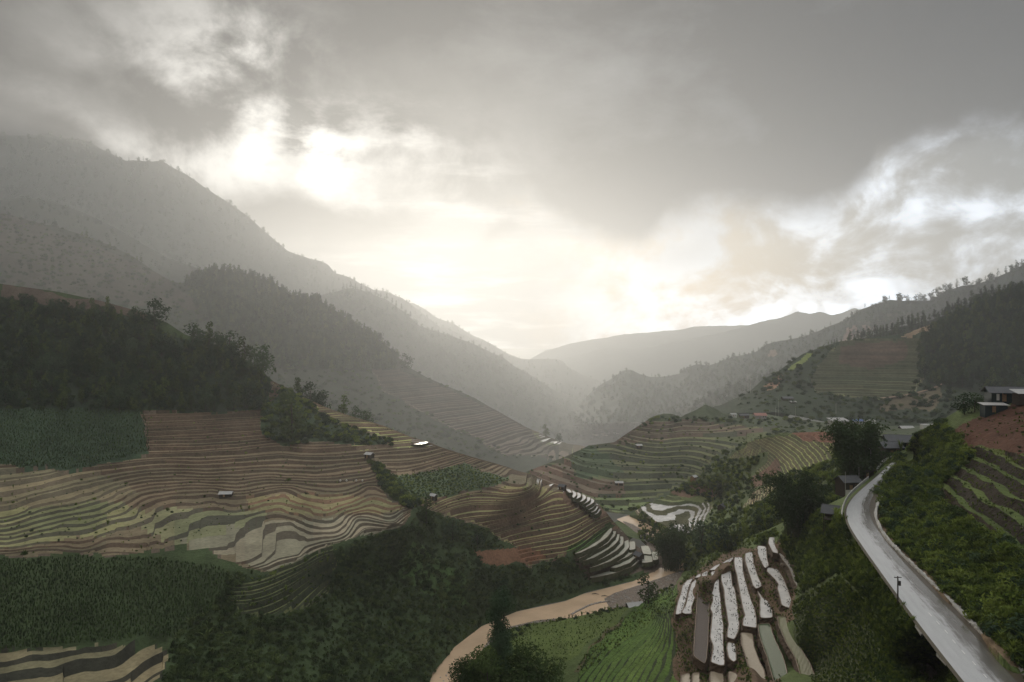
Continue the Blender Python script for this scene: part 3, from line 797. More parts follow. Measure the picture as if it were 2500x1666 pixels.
# the near slope on the right: paddies below, road, hillside above
RD = 91.0
road_l = [(2392, 1710), (2354, 1666), (2247, 1529), (2151, 1398), (2082, 1300), (2068, 1270), (2065, 1243), (2080, 1217), (2109, 1190), (2145, 1160), (2178, 1127), (2212, 1112)]
road_r = [(2530, 1710), (2482, 1666), (2360, 1529), (2226, 1398), (2146, 1300), (2127, 1270), (2121, 1243), (2126, 1217), (2146, 1190), (2163, 1160), (2193, 1127), (2222, 1112)]
wall_l = [(2560, 1705), (2499, 1646), (2441, 1590), (2382, 1534), (2324, 1473), (2261, 1412), (2207, 1361), (2165, 1318), (2148, 1291), (2136, 1258), (2141, 1235), (2154, 1214)]
STRIPS = {  # outlines on the photograph (crop 1500..2050 x 1300..1666, 4.278 per pixel), height of the water
    'S1': (46.4, [(640, 862), (700, 850), (745, 700), (770, 590), (800, 510), (830, 478), (760, 505), (715, 560), (700, 640), (670, 720)]),
    'S2': (47.6, [(705, 835), (740, 852), (805, 850), (800, 780), (850, 640), (860, 540), (848, 490), (805, 535), (778, 640), (752, 760)]),
    'S3': (48.2, [(840, 478), (905, 470), (912, 432), (880, 440)]),
    'S3a': (48.8, [(912, 480), (965, 478), (972, 402), (920, 428)]),
    'S3b': (49.3, [(990, 398), (1060, 393), (1105, 328), (1050, 350)]),
    'S3c': (50.2, [(1118, 325), (1210, 310), (1243, 262), (1175, 290)]),
    'S4': (50.0, [(1010, 412), (1085, 405), (1090, 560), (1105, 700), (1120, 880), (1135, 980), (1130, 1150), (1150, 1400), (1010, 1360), (1040, 1190), (1005, 1100), (1020, 950), (1030, 850), (1007, 790), (1035, 710), (1015, 560)]),
    'S5': (51.2, [(1130, 340), (1205, 335), (1215, 420), (1225, 540), (1250, 590), (1275, 720), (1290, 850), (1300, 1000), (1250, 1120), (1180, 1095), (1195, 960), (1180, 850), (1160, 740), (1150, 600), (1120, 500), (1120, 420)]),
    'S5b': (50.5, [(1190, 1150), (1255, 1160), (1270, 1330), (1245, 1355), (1200, 1310), (1180, 1200)]),
    'S6': (52.4, [(1255, 260), (1335, 262), (1337, 400), (1360, 500), (1390, 600), (1420, 700), (1460, 800), (1480, 900), (1480, 1000), (1345, 975), (1350, 900), (1370, 870), (1340, 760), (1310, 600), (1285, 450), (1258, 350)]),
    'S7': (53.6, [(1370, 220), (1440, 205), (1450, 320), (1490, 450), (1540, 560), (1480, 590), (1450, 550), (1420, 450), (1385, 350), (1370, 280)]),
    'S7b': (53.2, [(1492, 605), (1540, 680), (1600, 720), (1640, 800), (1650, 890), (1525, 895), (1525, 720), (1530, 690)]),
    'S8': (55.0, [(1500, 140), (1585, 150), (1587, 250), (1610, 350), (1575, 375), (1525, 280), (1492, 190)]),
    'S8b': (54.6, [(1592, 368), (1700, 385), (1760, 480), (1810, 600), (1855, 740), (1830, 795), (1750, 760), (1740, 700), (1705, 580), (1720, 540), (1680, 490), (1640, 450), (1600, 410)]),
    'S9': (56.4, [(1620, 55), (1700, 55), (1692, 150), (1710, 225), (1662, 212), (1640, 170), (1612, 120)]),
    'S9b': (56.2, [(1715, 218), (1775, 225), (1800, 290), (1850, 360), (1895, 480), (1930, 560), (1918, 585), (1880, 510), (1830, 380), (1780, 310)]),
}
DRY = {
    'D1': (51.0, [(1325, 1045), (1440, 1060), (1450, 1180), (1500, 1330), (1560, 1440), (1590, 1600), (1450, 1600), (1400, 1380), (1360, 1250), (1330, 1160)]),
    'D2': (54.0, [(1710, 875), (1780, 880), (1830, 1020), (1920, 1180), (2030, 1350), (2130, 1600), (1980, 1600), (1900, 1320), (1800, 1150), (1722, 980)]),
    'D3': (44.5, [(705, 1490), (780, 1472), (800, 1600), (690, 1600)]),
    'D4': (46.0, [(822, 1470), (885, 1462), (890, 1600), (815, 1600)]),
    'D5': (48.2, [(1005, 1452), (1130, 1470), (1145, 1600), (1005, 1600)]),
    'D6': (49.4, [(1195, 1452), (1270, 1472), (1320, 1600), (1200, 1600)]),
    'D7': (80.0, [(3130, 1400), (3270, 1372), (3340, 1430), (3400, 1600), (3180, 1600), (3150, 1480)]),
}
cs = lambda p: (1500 + p[0] / 4.278, 1300 + p[1] / 4.278)
f8_pts = []
for z, poly in list(STRIPS.values()) + list(DRY.values()):
    q = [cs(p) for p in poly]
    cxm, cym = np.mean([p[0] for p in q]), np.mean([p[1] for p in q])
    f8_pts += zpts(z - 0.9, [(cxm, cym)])
    top, bot = min(q, key=lambda p: p[1]), max(q, key=lambda p: p[1])
    if bot[1] - top[1] > 40: f8_pts += zpts(z - 1.0, [(0.7 * top[0] + 0.3 * cxm, 0.7 * top[1] + 0.3 * cym), (0.7 * bot[0] + 0.3 * cxm, 0.7 * bot[1] + 0.3 * cym)])
f8_pts += zpts(RD - 0.5, [p for p in road_l] + [p for p in road_r])
f8_pts += [(1600, 1450, 322), (1600, 1500, 262), (1600, 1600, 200), (1650, 1670, 172), (1450, 1540, 273), (1450, 1660, 211), (1300, 1560, 286), (1350, 1640, 239), (1250, 1640, 256),
           (1970, 1410, 182), (2040, 1330, 168), (2000, 1500, 150), (2090, 1500, 128), (2150, 1600, 106), (1950, 1680, 132), (1850, 1660, 149), (2250, 1690, 88), (2050, 1720, 110),
           (2300, 1250, 141), (2400, 1250, 129), (2500, 1250, 121), (2500, 1400, 100), (2400, 1420, 107), (2300, 1320, 127), (2500, 1560, 84), (2500, 1100, 150), (2400, 1100, 166), (2300, 1100, 184), (2230, 1160, 182), (2700, 1400, 96), (2700, 1700, 72),
           (1860, 1340, 280), (1940, 1310, 226), (1780, 1360, 300), (1700, 1400, 320)]
F8 = Hill('near_slope', [(1030, 1722, 246), (1060, 1700, 252), (1090, 1668, 259), (1131, 1627, 270), (1194, 1559, 296), (1245, 1524, 312), (1304, 1512, 318), (1374, 1505, 320), (1481, 1480, 332), (1550, 1468, 340), (1600, 1440, 352), (1640, 1420, 362), (1660, 1402, 372), (1700, 1372, 372), (1750, 1346, 352), (1830, 1311, 305), (1880, 1291, 275), (1920, 1272, 252),
            (1960, 1258, 235), (2020, 1232, 200), (2060, 1214, 190), (2100, 1185, 192), (2140, 1154, 205), (2178, 1121, 226), (2205, 1104, 222), (2231, 1058, 215), (2306, 1023, 208), (2344, 999, 204), (2400, 985, 200), (2500, 958, 195), (2760, 880, 185)],
          [(1030, 1730), (1100, 1760), (1200, 1790), (2760, 1800)], f8_pts, 2, 300, 0.35, 9, 0.7, 40, 0.5, 15)
# the road bed is cut level into the slope
_in = inpoly(F8.PX, F8.PY, [(x - 10, y + 4) for x, y in road_l] + [(x + 16, y - 2) for x, y in road_r][::-1])
F8.Z = np.where(inpoly(F8.PX, F8.PY, banks), np.minimum(F8.Z, -0.6), F8.Z)
F8.Z = np.where(_in, np.minimum(F8.Z, RD - 0.35), F8.Z)
f8_green = [(1380, 1760), (1430, 1600), (1560, 1470), (1655, 1420), (1650, 1500), (1700, 1530), (1690, 1650), (1650, 1760)]
f8_grass = [(1180, 1640), (1250, 1530), (1320, 1515), (1480, 1485), (1550, 1475), (1480, 1530), (1400, 1600), (1330, 1650)]
f8_up = [(2270, 1200), (2300, 1130), (2400, 1090), (2760, 1160), (2760, 1480), (2520, 1370), (2380, 1280)]
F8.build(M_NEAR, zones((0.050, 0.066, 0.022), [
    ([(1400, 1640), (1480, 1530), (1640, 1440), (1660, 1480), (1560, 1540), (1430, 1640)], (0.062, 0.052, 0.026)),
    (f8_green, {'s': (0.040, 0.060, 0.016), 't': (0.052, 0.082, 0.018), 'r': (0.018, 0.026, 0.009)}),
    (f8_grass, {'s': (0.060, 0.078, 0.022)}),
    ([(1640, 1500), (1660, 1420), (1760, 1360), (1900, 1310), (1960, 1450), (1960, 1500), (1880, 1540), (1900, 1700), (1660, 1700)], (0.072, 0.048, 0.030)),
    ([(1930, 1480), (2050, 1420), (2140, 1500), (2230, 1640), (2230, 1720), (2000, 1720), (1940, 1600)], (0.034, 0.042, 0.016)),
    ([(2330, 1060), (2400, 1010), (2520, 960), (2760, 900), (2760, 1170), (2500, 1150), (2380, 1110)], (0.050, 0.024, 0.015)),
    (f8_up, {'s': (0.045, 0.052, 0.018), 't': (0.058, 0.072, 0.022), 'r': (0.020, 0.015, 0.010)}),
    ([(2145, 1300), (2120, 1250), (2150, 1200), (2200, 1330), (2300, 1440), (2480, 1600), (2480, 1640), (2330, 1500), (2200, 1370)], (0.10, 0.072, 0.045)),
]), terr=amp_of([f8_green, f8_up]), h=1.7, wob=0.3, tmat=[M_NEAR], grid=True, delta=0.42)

# a knoll under the viewer carries the tall tree
F14 = Hill('near_knoll', [(780, 1800, 112), (900, 1750, 114), (1050, 1702, 116), (1150, 1690, 117), (1250, 1690, 117), (1350, 1700, 118), (1480, 1760, 118), (1600, 1810, 116)],
           [(780, 2200, 78), (1600, 2200, 78)], [], 8, 40, 0.8, 8, 0.9, 60, 1.5, 16)
F14.build(M_NEAR, zones((0.05, 0.062, 0.024), []))

# river


def flat_poly(name, pts, mat, z, parent=None, n=0):
    V = [tuple(WZ(a, b, z)) for a, b in pts]
    tri = tessellate_polygon([[Vector(v) for v in V]])
    o = mesh_np(name, V, [tuple(t) for t in tri], mat, parent)
    return o


rv = flat_poly('river', [(a, b) for a, b in banks], M_RIVER, 0.15)
tag(rv, kind='structure')
far_river = flat_poly('far_water', [(1445, 1062), (1470, 1058), (1500, 1057), (1520, 1060), (1495, 1064), (1460, 1066)], M_PADDY, float(F12b.at(1482, 1062)[2]) + 10)
tag(far_river, kind='structure')

# haze: one even body of damp air round everything
hz = bpy.data.meshes.new('haze')
bm = bmesh.new(); bmesh.ops.create_cube(bm, size=1.0)
bmesh.ops.transform(bm, matrix=Matrix.Translation((0, 4500, 525)) @ Matrix.Diagonal((16000, 10200, 1914, 1)), verts=bm.verts)
bm.to_mesh(hz); bm.free()
hm = bpy.data.materials.new('haze_air'); hm.use_nodes = True; hm.node_tree.nodes.clear()
hg = G(hm.node_tree)
pv = hg.n('ShaderNodeVolumePrincipled')
pv.inputs['Color'].default_value = (0.955, 0.965, 0.975, 1)
pv.inputs['Density'].default_value = 0.000105
pv.inputs['Anisotropy'].default_value = 0.6
ho = hg.n('ShaderNodeOutputMaterial'); hm.node_tree.links.new(pv.outputs[0], ho.inputs['Volume'])

hz.materials.append(hm)
hz_ob = link(bpy.data.objects.new('haze', hz))
tag(hz_ob, kind='stuff')

# ------------------------------------------------------------------ plants
def mk_mesh(name, V, Fc, mats, midx=None, smooth=False):
    o = mesh_np(name, V, Fc, mats, None, None, midx, smooth)
    me = o.data
    bpy.data.objects.remove(o)
    return me


def leaf_quads(C, N, size, r, asp=1.0, up=0.0):
    """quads of the given size at centres C, facing roughly along N"""
    n = len(C)
    N = N + 0.7 * r.normal(size=(n, 3)); N[:, 2] += up
    N /= np.linalg.norm(N, axis=1, keepdims=True) + 1e-9
    A = np.cross(N, r.normal(size=(n, 3))); A /= np.linalg.norm(A, axis=1, keepdims=True) + 1e-9
    B = np.cross(N, A)
    s = (size * r.uniform(0.6, 1.4, n))[:, None]
    A, B = A * s, B * s * asp
    V = np.stack([C - A * 0.9, C - B * 0.5 + N * s * 0.12, C + A * 0.9, C + B * 0.5 + N * s * 0.12], 1).reshape(-1, 3)
    return V, np.arange(4 * n).reshape(n, 4)


def crown(lobes, n, size, seed, asp=0.8, fill=0.35, up=0.15):
    r = np.random.default_rng(seed)
    vol = np.array([l[3] * l[4] * l[5] for l in lobes]) ** 0.67
    pick = r.choice(len(lobes), n, p=vol / vol.sum())
    L = np.array(lobes)[pick]
    d = r.normal(size=(n, 3)); d /= np.linalg.norm(d, axis=1, keepdims=True)
    rad = np.where(r.random(n) < fill, r.uniform(0.3, 0.9, n), r.uniform(0.85, 1.08, n))
    C = L[:, :3] + d * L[:, 3:6] * rad[:, None]
    return leaf_quads(C, d, size, r, asp, up)


def tube(path, radii, k=6):
    P = [Vector(p) for p in path]
    V, Fc = [], []
    for i, p in enumerate(P):
        t = (P[min(i + 1, len(P) - 1)] - P[max(i - 1, 0)]).normalized()
        a = t.orthogonal().normalized(); b = t.cross(a)
        for j in range(k):
            q = 2 * math.pi * j / k
            V.append(tuple(p + (a * math.cos(q) + b * math.sin(q)) * radii[i]))
    for i in range(len(P) - 1):
        for j in range(k):
            Fc.append((i * k + j, i * k + (j + 1) % k, (i + 1) * k + (j + 1) % k, (i + 1) * k + j))
    return np.array(V), np.array(Fc)


def join(parts):
    """[(V,F,material index)] -> V,F,midx"""
    Vs, Fs, Ms, o = [], [], [], 0
    for V, Fc, m in parts:
        Vs.append(V); Fs.append(np.asarray(Fc) + o); Ms.append(np.full(len(Fc), m)); o += len(V)
    return np.concatenate(Vs), np.concatenate(Fs), np.concatenate(Ms)


def lobes_broad(r, h, w, n=9, base=0.25):
    out = []
    for i in range(n):
        t = base + (1 - base) * (i + 0.5) / n
        prof = math.sin(math.pi * min(1, max(0.02, (t - base) / (1 - base))) ** 0.75) * 0.5 + 0.25
        a = r.uniform(0, 2 * math.pi); q = r.uniform(0.2, 0.9) * w * 0.5 * prof * 1.5
        s = w * r.uniform(0.20, 0.34) * (0.7 + 0.5 * prof)
        out.append((q * math.cos(a), q * math.sin(a), t * h - s * 0.3, s, s, s * r.uniform(0.7, 1.0)))
    return out


def branches(r, h, lobes, rad, base=0.0):
    parts = [tube([(0, 0, -0.06 * h), (0.02 * h * r.normal(), 0.02 * h * r.normal(), 0.35 * h), (0.03 * h * r.normal(), 0.03 * h * r.normal(), 0.85 * h)], [rad, rad * 0.75, rad * 0.2], 6)]
    for l in lobes[::2]:
        z0 = max(0.12 * h, l[2] * 0.6)
        parts.append(tube([(0, 0, z0), (l[0] * 0.5, l[1] * 0.5, (z0 + l[2]) / 2), (l[0], l[1], l[2])], [rad * 0.4, rad * 0.25, rad * 0.08], 4))
    return parts


def make_broad(seed, h=10.0, w=7.0, nl=420, ls=0.55, mat=None, base=0.2, nlobe=9):
    """unit tree of height 1: returns crown mesh, trunk mesh, joined mesh"""
    r = np.random.default_rng(seed)
    lb = lobes_broad(r, h, w, nlobe, base)
    cv, cf = crown(lb, nl, ls, seed + 1)
    tb = branches(r, h, lb, h * 0.022)
    tv, tf, _ = join([(a, b, 0) for a, b in tb])
    cm = mk_mesh('crown', cv / h, cf, mat or M_LEAF)
    tm = mk_mesh('trunk', tv / h, tf, M_BARK)
    v, f, mi = join([(cv / h, cf, 0), (tv / h, tf, 1)])
    jm = mk_mesh('tree', v, f, [mat or M_LEAF, M_BARK], mi)
    return cm, tm, jm


def make_pine(seed, nl=240, mat=None):
    r = np.random.default_rng(seed)
    lb = []
    for i in range(9):
        t = 0.28 + 0.7 * i / 9
        s = 0.17 * (1.05 - t) ** 0.6 * r.uniform(0.7, 1.25)
        a = r.uniform(0, 6.28); q = 0.08 * r.random() * (1.3 - t)
        lb.append((q * math.cos(a), q * math.sin(a), t, s, s, 0.07))
    cv, cf = crown(lb, nl, 0.05, seed + 1)
    tv, tf = tube([(0, 0, -0.05), (0, 0, 0.5), (0, 0, 0.97)], [0.016, 0.012, 0.004], 5)
    v, f, mi = join([(cv, cf, 0), (tv, tf, 1)])
    return mk_mesh('crown', cv, cf, mat or M_LEAFC), mk_mesh('trunk', tv, tf, M_BARK), mk_mesh('pine', v, f, [mat or M_LEAFC, M_BARK], mi)


def make_bush(seed, nl=140, ls=0.16, mat=None, flat=0.8):
    r = np.random.default_rng(seed)
    lb = []
    for i in range(6):
        a = r.uniform(0, 6.28); q = r.uniform(0, 0.38)
        s = r.uniform(0.22, 0.36)
        lb.append((q * math.cos(a), q * math.sin(a), s * r.uniform(0.5, 1.2), s, s, s * flat))
    v, f = crown(lb, nl, ls, seed + 1, 0.7, 0.25, 0.3)
    return mk_mesh('bush', v, f, mat or M_LEAF)


def make_tuft(seed, nb=14, h=1.0, spread=0.5, wid=0.06, mat=None, bend=0.5):
    """blades rising and bending out from one root"""
    r = np.random.default_rng(seed)
    V, Fc = [], []
    for i in range(nb):
        a = r.uniform(0, 6.28); hh = h * r.uniform(0.6, 1.1); s = spread * r.uniform(0.3, 1.0)
        d = np.array([math.cos(a), math.sin(a), 0]); w = np.array([-d[1], d[0], 0]) * wid
        p0 = d * 0.05; p1 = d * s * 0.4 + np.array([0, 0, hh * 0.65]); p2 = d * s + np.array([0, 0, hh * (1 - 0.3 * bend)])
        o = len(V)
        V += [p0 - w, p0 + w, p1 + w, p1 - w, p2 + w * 0.2, p2 - w * 0.2]
        Fc += [(o, o + 1, o + 2, o + 3), (o + 3, o + 2, o + 4, o + 5)]
    return mk_mesh('tuft', np.array(V), np.array(Fc), mat or M_GRASS)


def make_bamboo(seed, stems=46, h=1.0, spread=0.42, leaves=34, ls=0.030, lean=(0, 0)):
    """a clump of arching canes with hanging plumes; unit height"""
    r = np.random.default_rng(seed)
    tubes, C, N = [], [], []
    for i in range(stems):
        a = r.uniform(0, 6.28); b0 = 0.20 * r.random() ** 0.7; hh = h * r.uniform(0.38, 1.0) ; out = spread * r.uniform(0.05, 1.0) * (0.5 + 0.5 * hh)
        d = np.array([math.cos(a), math.sin(a), 0]) + np.array([lean[0], lean[1], 0]) * 0.5
        top = r.uniform(1.7, 2.35)
        pts = []
        for k in range(8):
            t = k / 7
            pts.append(np.array([math.cos(a) * b0, math.sin(a) * b0, 0]) + d * out * t ** 1.9 + np.array([0, 0, hh * math.sin(t * top)]))
        tubes.append(tube(pts, [0.006 * (1 - 0.8 * k / 7) for k in range(8)], 4))
        for k in range(leaves):
            t = 0.10 + 0.90 * r.random() ** 0.75
            q = t * 7; i0 = min(6, int(q)); p = pts[i0] * (1 - (q - i0)) + pts[i0 + 1] * (q - i0)
            off = r.normal(size=3) * 0.036 * (0.7 + 0.5 * t); off[2] -= abs(r.normal()) * 0.03
            C.append(p + off); N.append(off / (np.linalg.norm(off) + 1e-6))
    cv, cf = leaf_quads(np.array(C), np.array(N), ls, r, 0.55, 0.1)
    tv, tf, _ = join([(a, b, 0) for a, b in tubes])
    return mk_mesh('foliage', cv, cf, M_BAMB), mk_mesh('canes', tv, tf, M_CULM)


BROAD = [make_broad(100 + i, 10, w, nl, ls, M_LEAF if i % 2 else M_LEAFC, base) for i, (w, nl, ls, base) in enumerate([(7, 420, .60, .2), (5.2, 380, .55, .15), (8, 460, .62, .3), (4.2, 330, .5, .12)])]
PINE = [make_pine(140 + i) for i in range(3)]
FAR = [make_broad(160 + i, 10, 7.5, 110, 1.1, M_LEAFC, 0.1, 6) for i in range(2)] + [make_pine(165, 90)]
BUSH = [make_bush(180 + i, 150, 0.15, m) for i, m in enumerate((M_LEAF, M_GRASS, M_LEAFC))]
BUSHG = [make_bush(190, 150, 0.13, M_GRASS), make_bush(191, 150, 0.14, M_LEAF), make_tuft(192, 22, 1.1, 0.6, 0.05, M_GRASS), make_tuft(193, 18, 0.9, 0.7, 0.06, M_GRASS)]
BUSHD = [BUSH[0], BUSH[2]]
TUFTD = make_tuft(196, 18, 0.9, 0.6, 0.07, M_SLOPE)
BUSHS = [make_bush(197, 150, 0.15, M_SLOPE), make_bush(198, 130, 0.17, M_SLOPE), BUSH[0]]
CORN = [make_tuft(200, 9, 1.0, 0.45, 0.06, M_CORN, 1.0), make_tuft(201, 8, 0.9, 0.4, 0.06, M_CORN, 1.0)]
LOWC = [make_bush(205, 50, 0.22, M_CORN, 0.6), make_bush(206, 50, 0.22, M_GRASS, 0.6)]

_gn = {}


def scatter(name, pts, protos, scale, label=None, rz=None, tilt=0.0):
    """one mass of plants that nobody could count: points carry copies of the given meshes"""
    n = len(pts)
    me = bpy.data.meshes.new(name)
    me.vertices.add(n); me.vertices.foreach_set('co', np.asarray(pts, np.float32).ravel())
    def attr(nm, ty, key, v):
        a = me.attributes.new(nm, ty, 'POINT'); a.data.foreach_set(key, np.ascontiguousarray(v).ravel())
    sc = np.asarray(scale, np.float32)
    if sc.ndim == 1: sc = np.stack([sc, sc, sc], -1)
    attr('scl', 'FLOAT_VECTOR', 'vector', sc)
    rot = np.zeros((n, 3), np.float32)
    rot[:, 2] = rng.uniform(0, 6.28, n) if rz is None else rz
    rot[:, :2] = rng.normal(size=(n, 2)) * tilt
    attr('rot', 'FLOAT_VECTOR', 'vector', rot)
    attr('pick', 'INT', 'value', rng.integers(0, len(protos), n).astype(np.int32))
    o = link(bpy.data.objects.new(name, me))
    key = tuple(p.name for p in protos)
    if key not in _gn:
        t = bpy.data.node_groups.new('plant_mass', 'GeometryNodeTree')
        t.interface.new_socket('Geometry', in_out='INPUT', socket_type='NodeSocketGeometry')
        t.interface.new_socket('Geometry', in_out='OUTPUT', socket_type='NodeSocketGeometry')
        gi, go = t.nodes.new('NodeGroupInput'), t.nodes.new('NodeGroupOutput')
        jn = t.nodes.new('GeometryNodeJoinGeometry')
        def named(nm, ty):
            x = t.nodes.new('GeometryNodeInputNamedAttribute'); x.data_type = ty; x.inputs[0].default_value = nm
            return x.outputs[0]
        A, B, Cc = named('scl', 'FLOAT_VECTOR'), named('rot', 'FLOAT_VECTOR'), named('pick', 'INT')
        e2r = t.nodes.new('FunctionNodeEulerToRotation'); t.links.new(B, e2r.inputs[0])
        for i, p in enumerate(protos):
            po = bpy.data.objects.new('proto_' + p.name, p)
            oi = t.nodes.new('GeometryNodeObjectInfo'); oi.inputs['Object'].default_value = po; oi.inputs['As Instance'].default_value = True
            cp = t.nodes.new('FunctionNodeCompare'); cp.data_type = 'INT'; cp.operation = 'EQUAL'
            t.links.new(Cc, cp.inputs[2]); cp.inputs[3].default_value = i
            ip = t.nodes.new('GeometryNodeInstanceOnPoints')
            t.links.new(gi.outputs[0], ip.inputs['Points']); t.links.new(cp.outputs[0], ip.inputs['Selection'])
            t.links.new(oi.outputs['Geometry'], ip.inputs['Instance'])
            t.links.new(e2r.outputs[0], ip.inputs['Rotation']); t.links.new(A, ip.inputs['Scale'])
            t.links.new(ip.outputs[0], jn.inputs[0])
        t.links.new(jn.outputs[0], go.inputs[0])
        _gn[key] = t
    m = o.modifiers.new('plants', 'NODES'); m.node_group = _gn[key]
    return tag(o, label, None, None, 'stuff')


def sample(hill, poly, n, pw=1.0, off=(), sink=0.15):
    """random points on a hillside inside an outline"""
    p = np.array(poly, float); lo, hi = p.min(0), p.max(0)
    out = []
    tot = 0
    while tot < n:
        q = rng.uniform(lo, hi, (n * 3, 2))
        ok = inpoly(q[:, 0], q[:, 1], poly)
        cr = np.interp(q[:, 0], hill.px, hill.cpy); ok &= q[:, 1] > cr + 0.5
        ok &= q[:, 1] < np.interp(q[:, 0], hill.px, hill.fpy)
        for o in off: ok &= ~inpoly(q[:, 0], q[:, 1], o)
        q = q[ok]
        if not len(q): break
        P = hill.at(q[:, 0], q[:, 1])
        w = (P[:, 1] / P[:, 1].max()) ** pw
        P = P[rng.random(len(P)) < w]
        out.append(P); tot += len(P)
    P = np.concatenate(out)[:n]
    P[:, 2] -= sink
    return P


def U(a, b, n): return rng.uniform(a, b, n)


jm = lambda L: [t[2] for t in L]
far_protos = jm(FAR)
# masses of trees, far to near
B4 = lambda x0, y0, x1, y1: [(x0, y0), (x1, y0), (x1, y1), (x0, y1)]
scatter('distant_woods', np.concatenate([sample(F13, B4(900, 700, 1560, 1000), 900)]), far_protos, U(20, 38, 900), 'hazy woods on the distant ridge down the valley')
scatter('mountain_woods', sample(F12, B4(-300, 300, 1400, 900), 5200), far_protos, U(20, 44, 5200), 'hazy woods covering the cloudy mountain')
scatter('ridge_woods', sample(F12b, B4(640, 690, 1660, 1080), 3200), far_protos, U(15, 32, 3200), 'hazy woods on the slope behind the forested ridge')
scatter('back_ridge_woods', sample(F11, B4(-300, 470, 640, 840), 900), far_protos, U(13, 26, 900), 'hazy woods on the left back ridge')
scatter('right_ridge_woods', sample(M1, B4(1400, 600, 2700, 1040), 4200, 0.5), far_protos, U(13, 29, 4200), 'woods scattered over the hazy right ridge')
scatter('slope_woods', sample(M2, B4(1560, 870, 2000, 1070), 500), far_protos, U(12, 26, 500), 'woods on the slope behind the terraced hill')
scatter('pine_woods', sample(F5b, B4(1980, 640, 2700, 930), 700), jm(PINE), U(14, 26, 700), 'dark pine woods on the right ridge')
f5_forest = [(2240, 840), (2330, 770), (2520, 690), (2700, 620), (2700, 1020), (2300, 940), (2250, 940)]
scatter('hill_forest', sample(F5, f5_forest, 1700), jm(BROAD[:2]) + jm(PINE[:1]), U(9, 19, 1700), 'dark forest on the right end of the terraced hill')
scatter('hill_shrubs', sample(F5, B4(1800, 830, 2340, 1040), 450, 1.0, [f5_ter, [(1915, 905), (1965, 862), (1985, 865), (1940, 905)]]), BUSHD, U(3, 9, 450), 'shrubs on the lower terraced hill')
f10_for = [(430, 640), (700, 650), (980, 850), (965, 905), (900, 905), (700, 905), (560, 850), (470, 740)]
scatter('ridge_forest', sample(F10, f10_for, 2400), jm(BROAD) + jm(PINE[:2]), U(12, 26, 2400), 'hazy forest covering the second ridge')
scatter('ridge_shrubs', sample(F10, B4(-200, 480, 1440, 1120), 3200, 1.0, [f10_field]), BUSHD, U(4, 14, 3200), 'shrubs over the hazy second ridge')
f9_for = [(-300, 690), (0, 735), (120, 745), (250, 765), (340, 785), (450, 830), (560, 855), (650, 905), (668, 950), (640, 1005), (330, 1005), (-300, 995)]
scatter('left_forest', sample(F9, f9_for, 1500), jm(BROAD), rng.gamma(5.0, 0.95, 1500) + 2.0, 'dark forest on top of the left hill')
scatter('left_forest_shrubs', sample(F9, f9_for, 1200), BUSHD, U(2.0, 4.5, 1200), 'shrubs among the dark forest of the left hill')
scatter('gully_shrubs', np.concatenate([sample(F9, f9_gul, 420), sample(F9, f9_path, 120)]), BUSH, U(1.5, 5, 540), 'shrubs filling the gully between the terraces')
f9_slope = [(560, 1400), (640, 1400), (740, 1370), (850, 1325), (1000, 1285), (1030, 1240), (1190, 1295), (1290, 1385), (1400, 1350), (1440, 1420), (1560, 1400), (1550, 1412), (1428, 1440), (1280, 1484), (1120, 1564), (1050, 1660), (1045, 1700), (400, 1700), (420, 1560), (520, 1480)]
p = np.concatenate([sample(F9, f9_main, 1500, 0.5, [f9_crop, TIP, CRP, [(430, 1325), (640, 1285), (800, 1262), (990, 1250), (960, 1285), (735, 1362), (660, 1395), (500, 1345)]]), sample(F9, f9_low, 200)])
scatter('terrace_weeds', p, BUSH + BUSHG[2:3], rng.gamma(2.0, 0.22, len(p)) + 0.2, 'weeds and small shrubs on the left terraces')
scatter('bank_shrubs', sample(F9, f9_slope, 5600, 1.0, [f9_low, [(1160, 1340), (1290, 1335), (1330, 1365), (1240, 1385), (1180, 1375)]]), BUSHS + [TUFTD], rng.gamma(2.2, 0.48, 5600) + 0.4, 'dense dark shrubs on the slope above the river')


def jig(a, b):
    return a + 34 * fbm(a / 95.0, b / 60.0, 71, 2), b + 12 * fbm(a / 95.0, b / 60.0, 81, 2)


def rows_in(hill, poly, gap_px, gap_py, jit=0.35):
    p = np.array(poly, float); lo, hi = p.min(0), p.max(0)
    a, b = np.meshgrid(np.arange(lo[0], hi[0], gap_px), np.arange(lo[1], hi[1], gap_py))
    a = a.ravel() + rng.normal(size=a.size) * gap_px * jit; b = b.ravel() + rng.normal(size=b.size) * gap_py * jit
    k = inpoly(*(jig(a, b) if hill is F9 else (a, b)), poly) & (b > np.interp(a, hill.px, hill.cpy))
    return hill.at(a[k], b[k])


f9_cornU = [(-200, 995), (345, 1003), (365, 1100), (220, 1145), (-200, 1130)]
f9_cornL = [(-200, 1366), (350, 1360), (490, 1375), (560, 1400), (520, 1490), (420, 1555), (0, 1590), (-200, 1590)]
pU, pL = rows_in(F9, f9_cornU, 4.2, 4.4), rows_in(F9, f9_cornL, 5.6, 6.0)
scatter('upper_corn', pU, CORN, U(1.2, 2.0, len(pU)), 'dark green maize field below the left forest')
scatter('lower_corn', pL, CORN, U(1.1, 1.8, len(pL)), 'dark green maize field at the lower left')
pC = rows_in(F9, f9_crop, 4.5, 4.0)
scatter('cabbage_field', pC, LOWC, U(0.9, 1.5, len(pC)), 'pale green crop field among the terraces')
f6_sh = B4(1280, 1020, 2300, 1250)
scatter('valley_shrubs', sample(F6, f6_sh, 900, 0.5, [f6_ter]), BUSH, U(2, 6, 900), 'shrubs round the valley hamlet')
scatter('terrace_shrubs', sample(F6, f6_ter, 350), BUSH, U(1.0, 3.0, 350), 'low shrubs on the middle hill terraces')
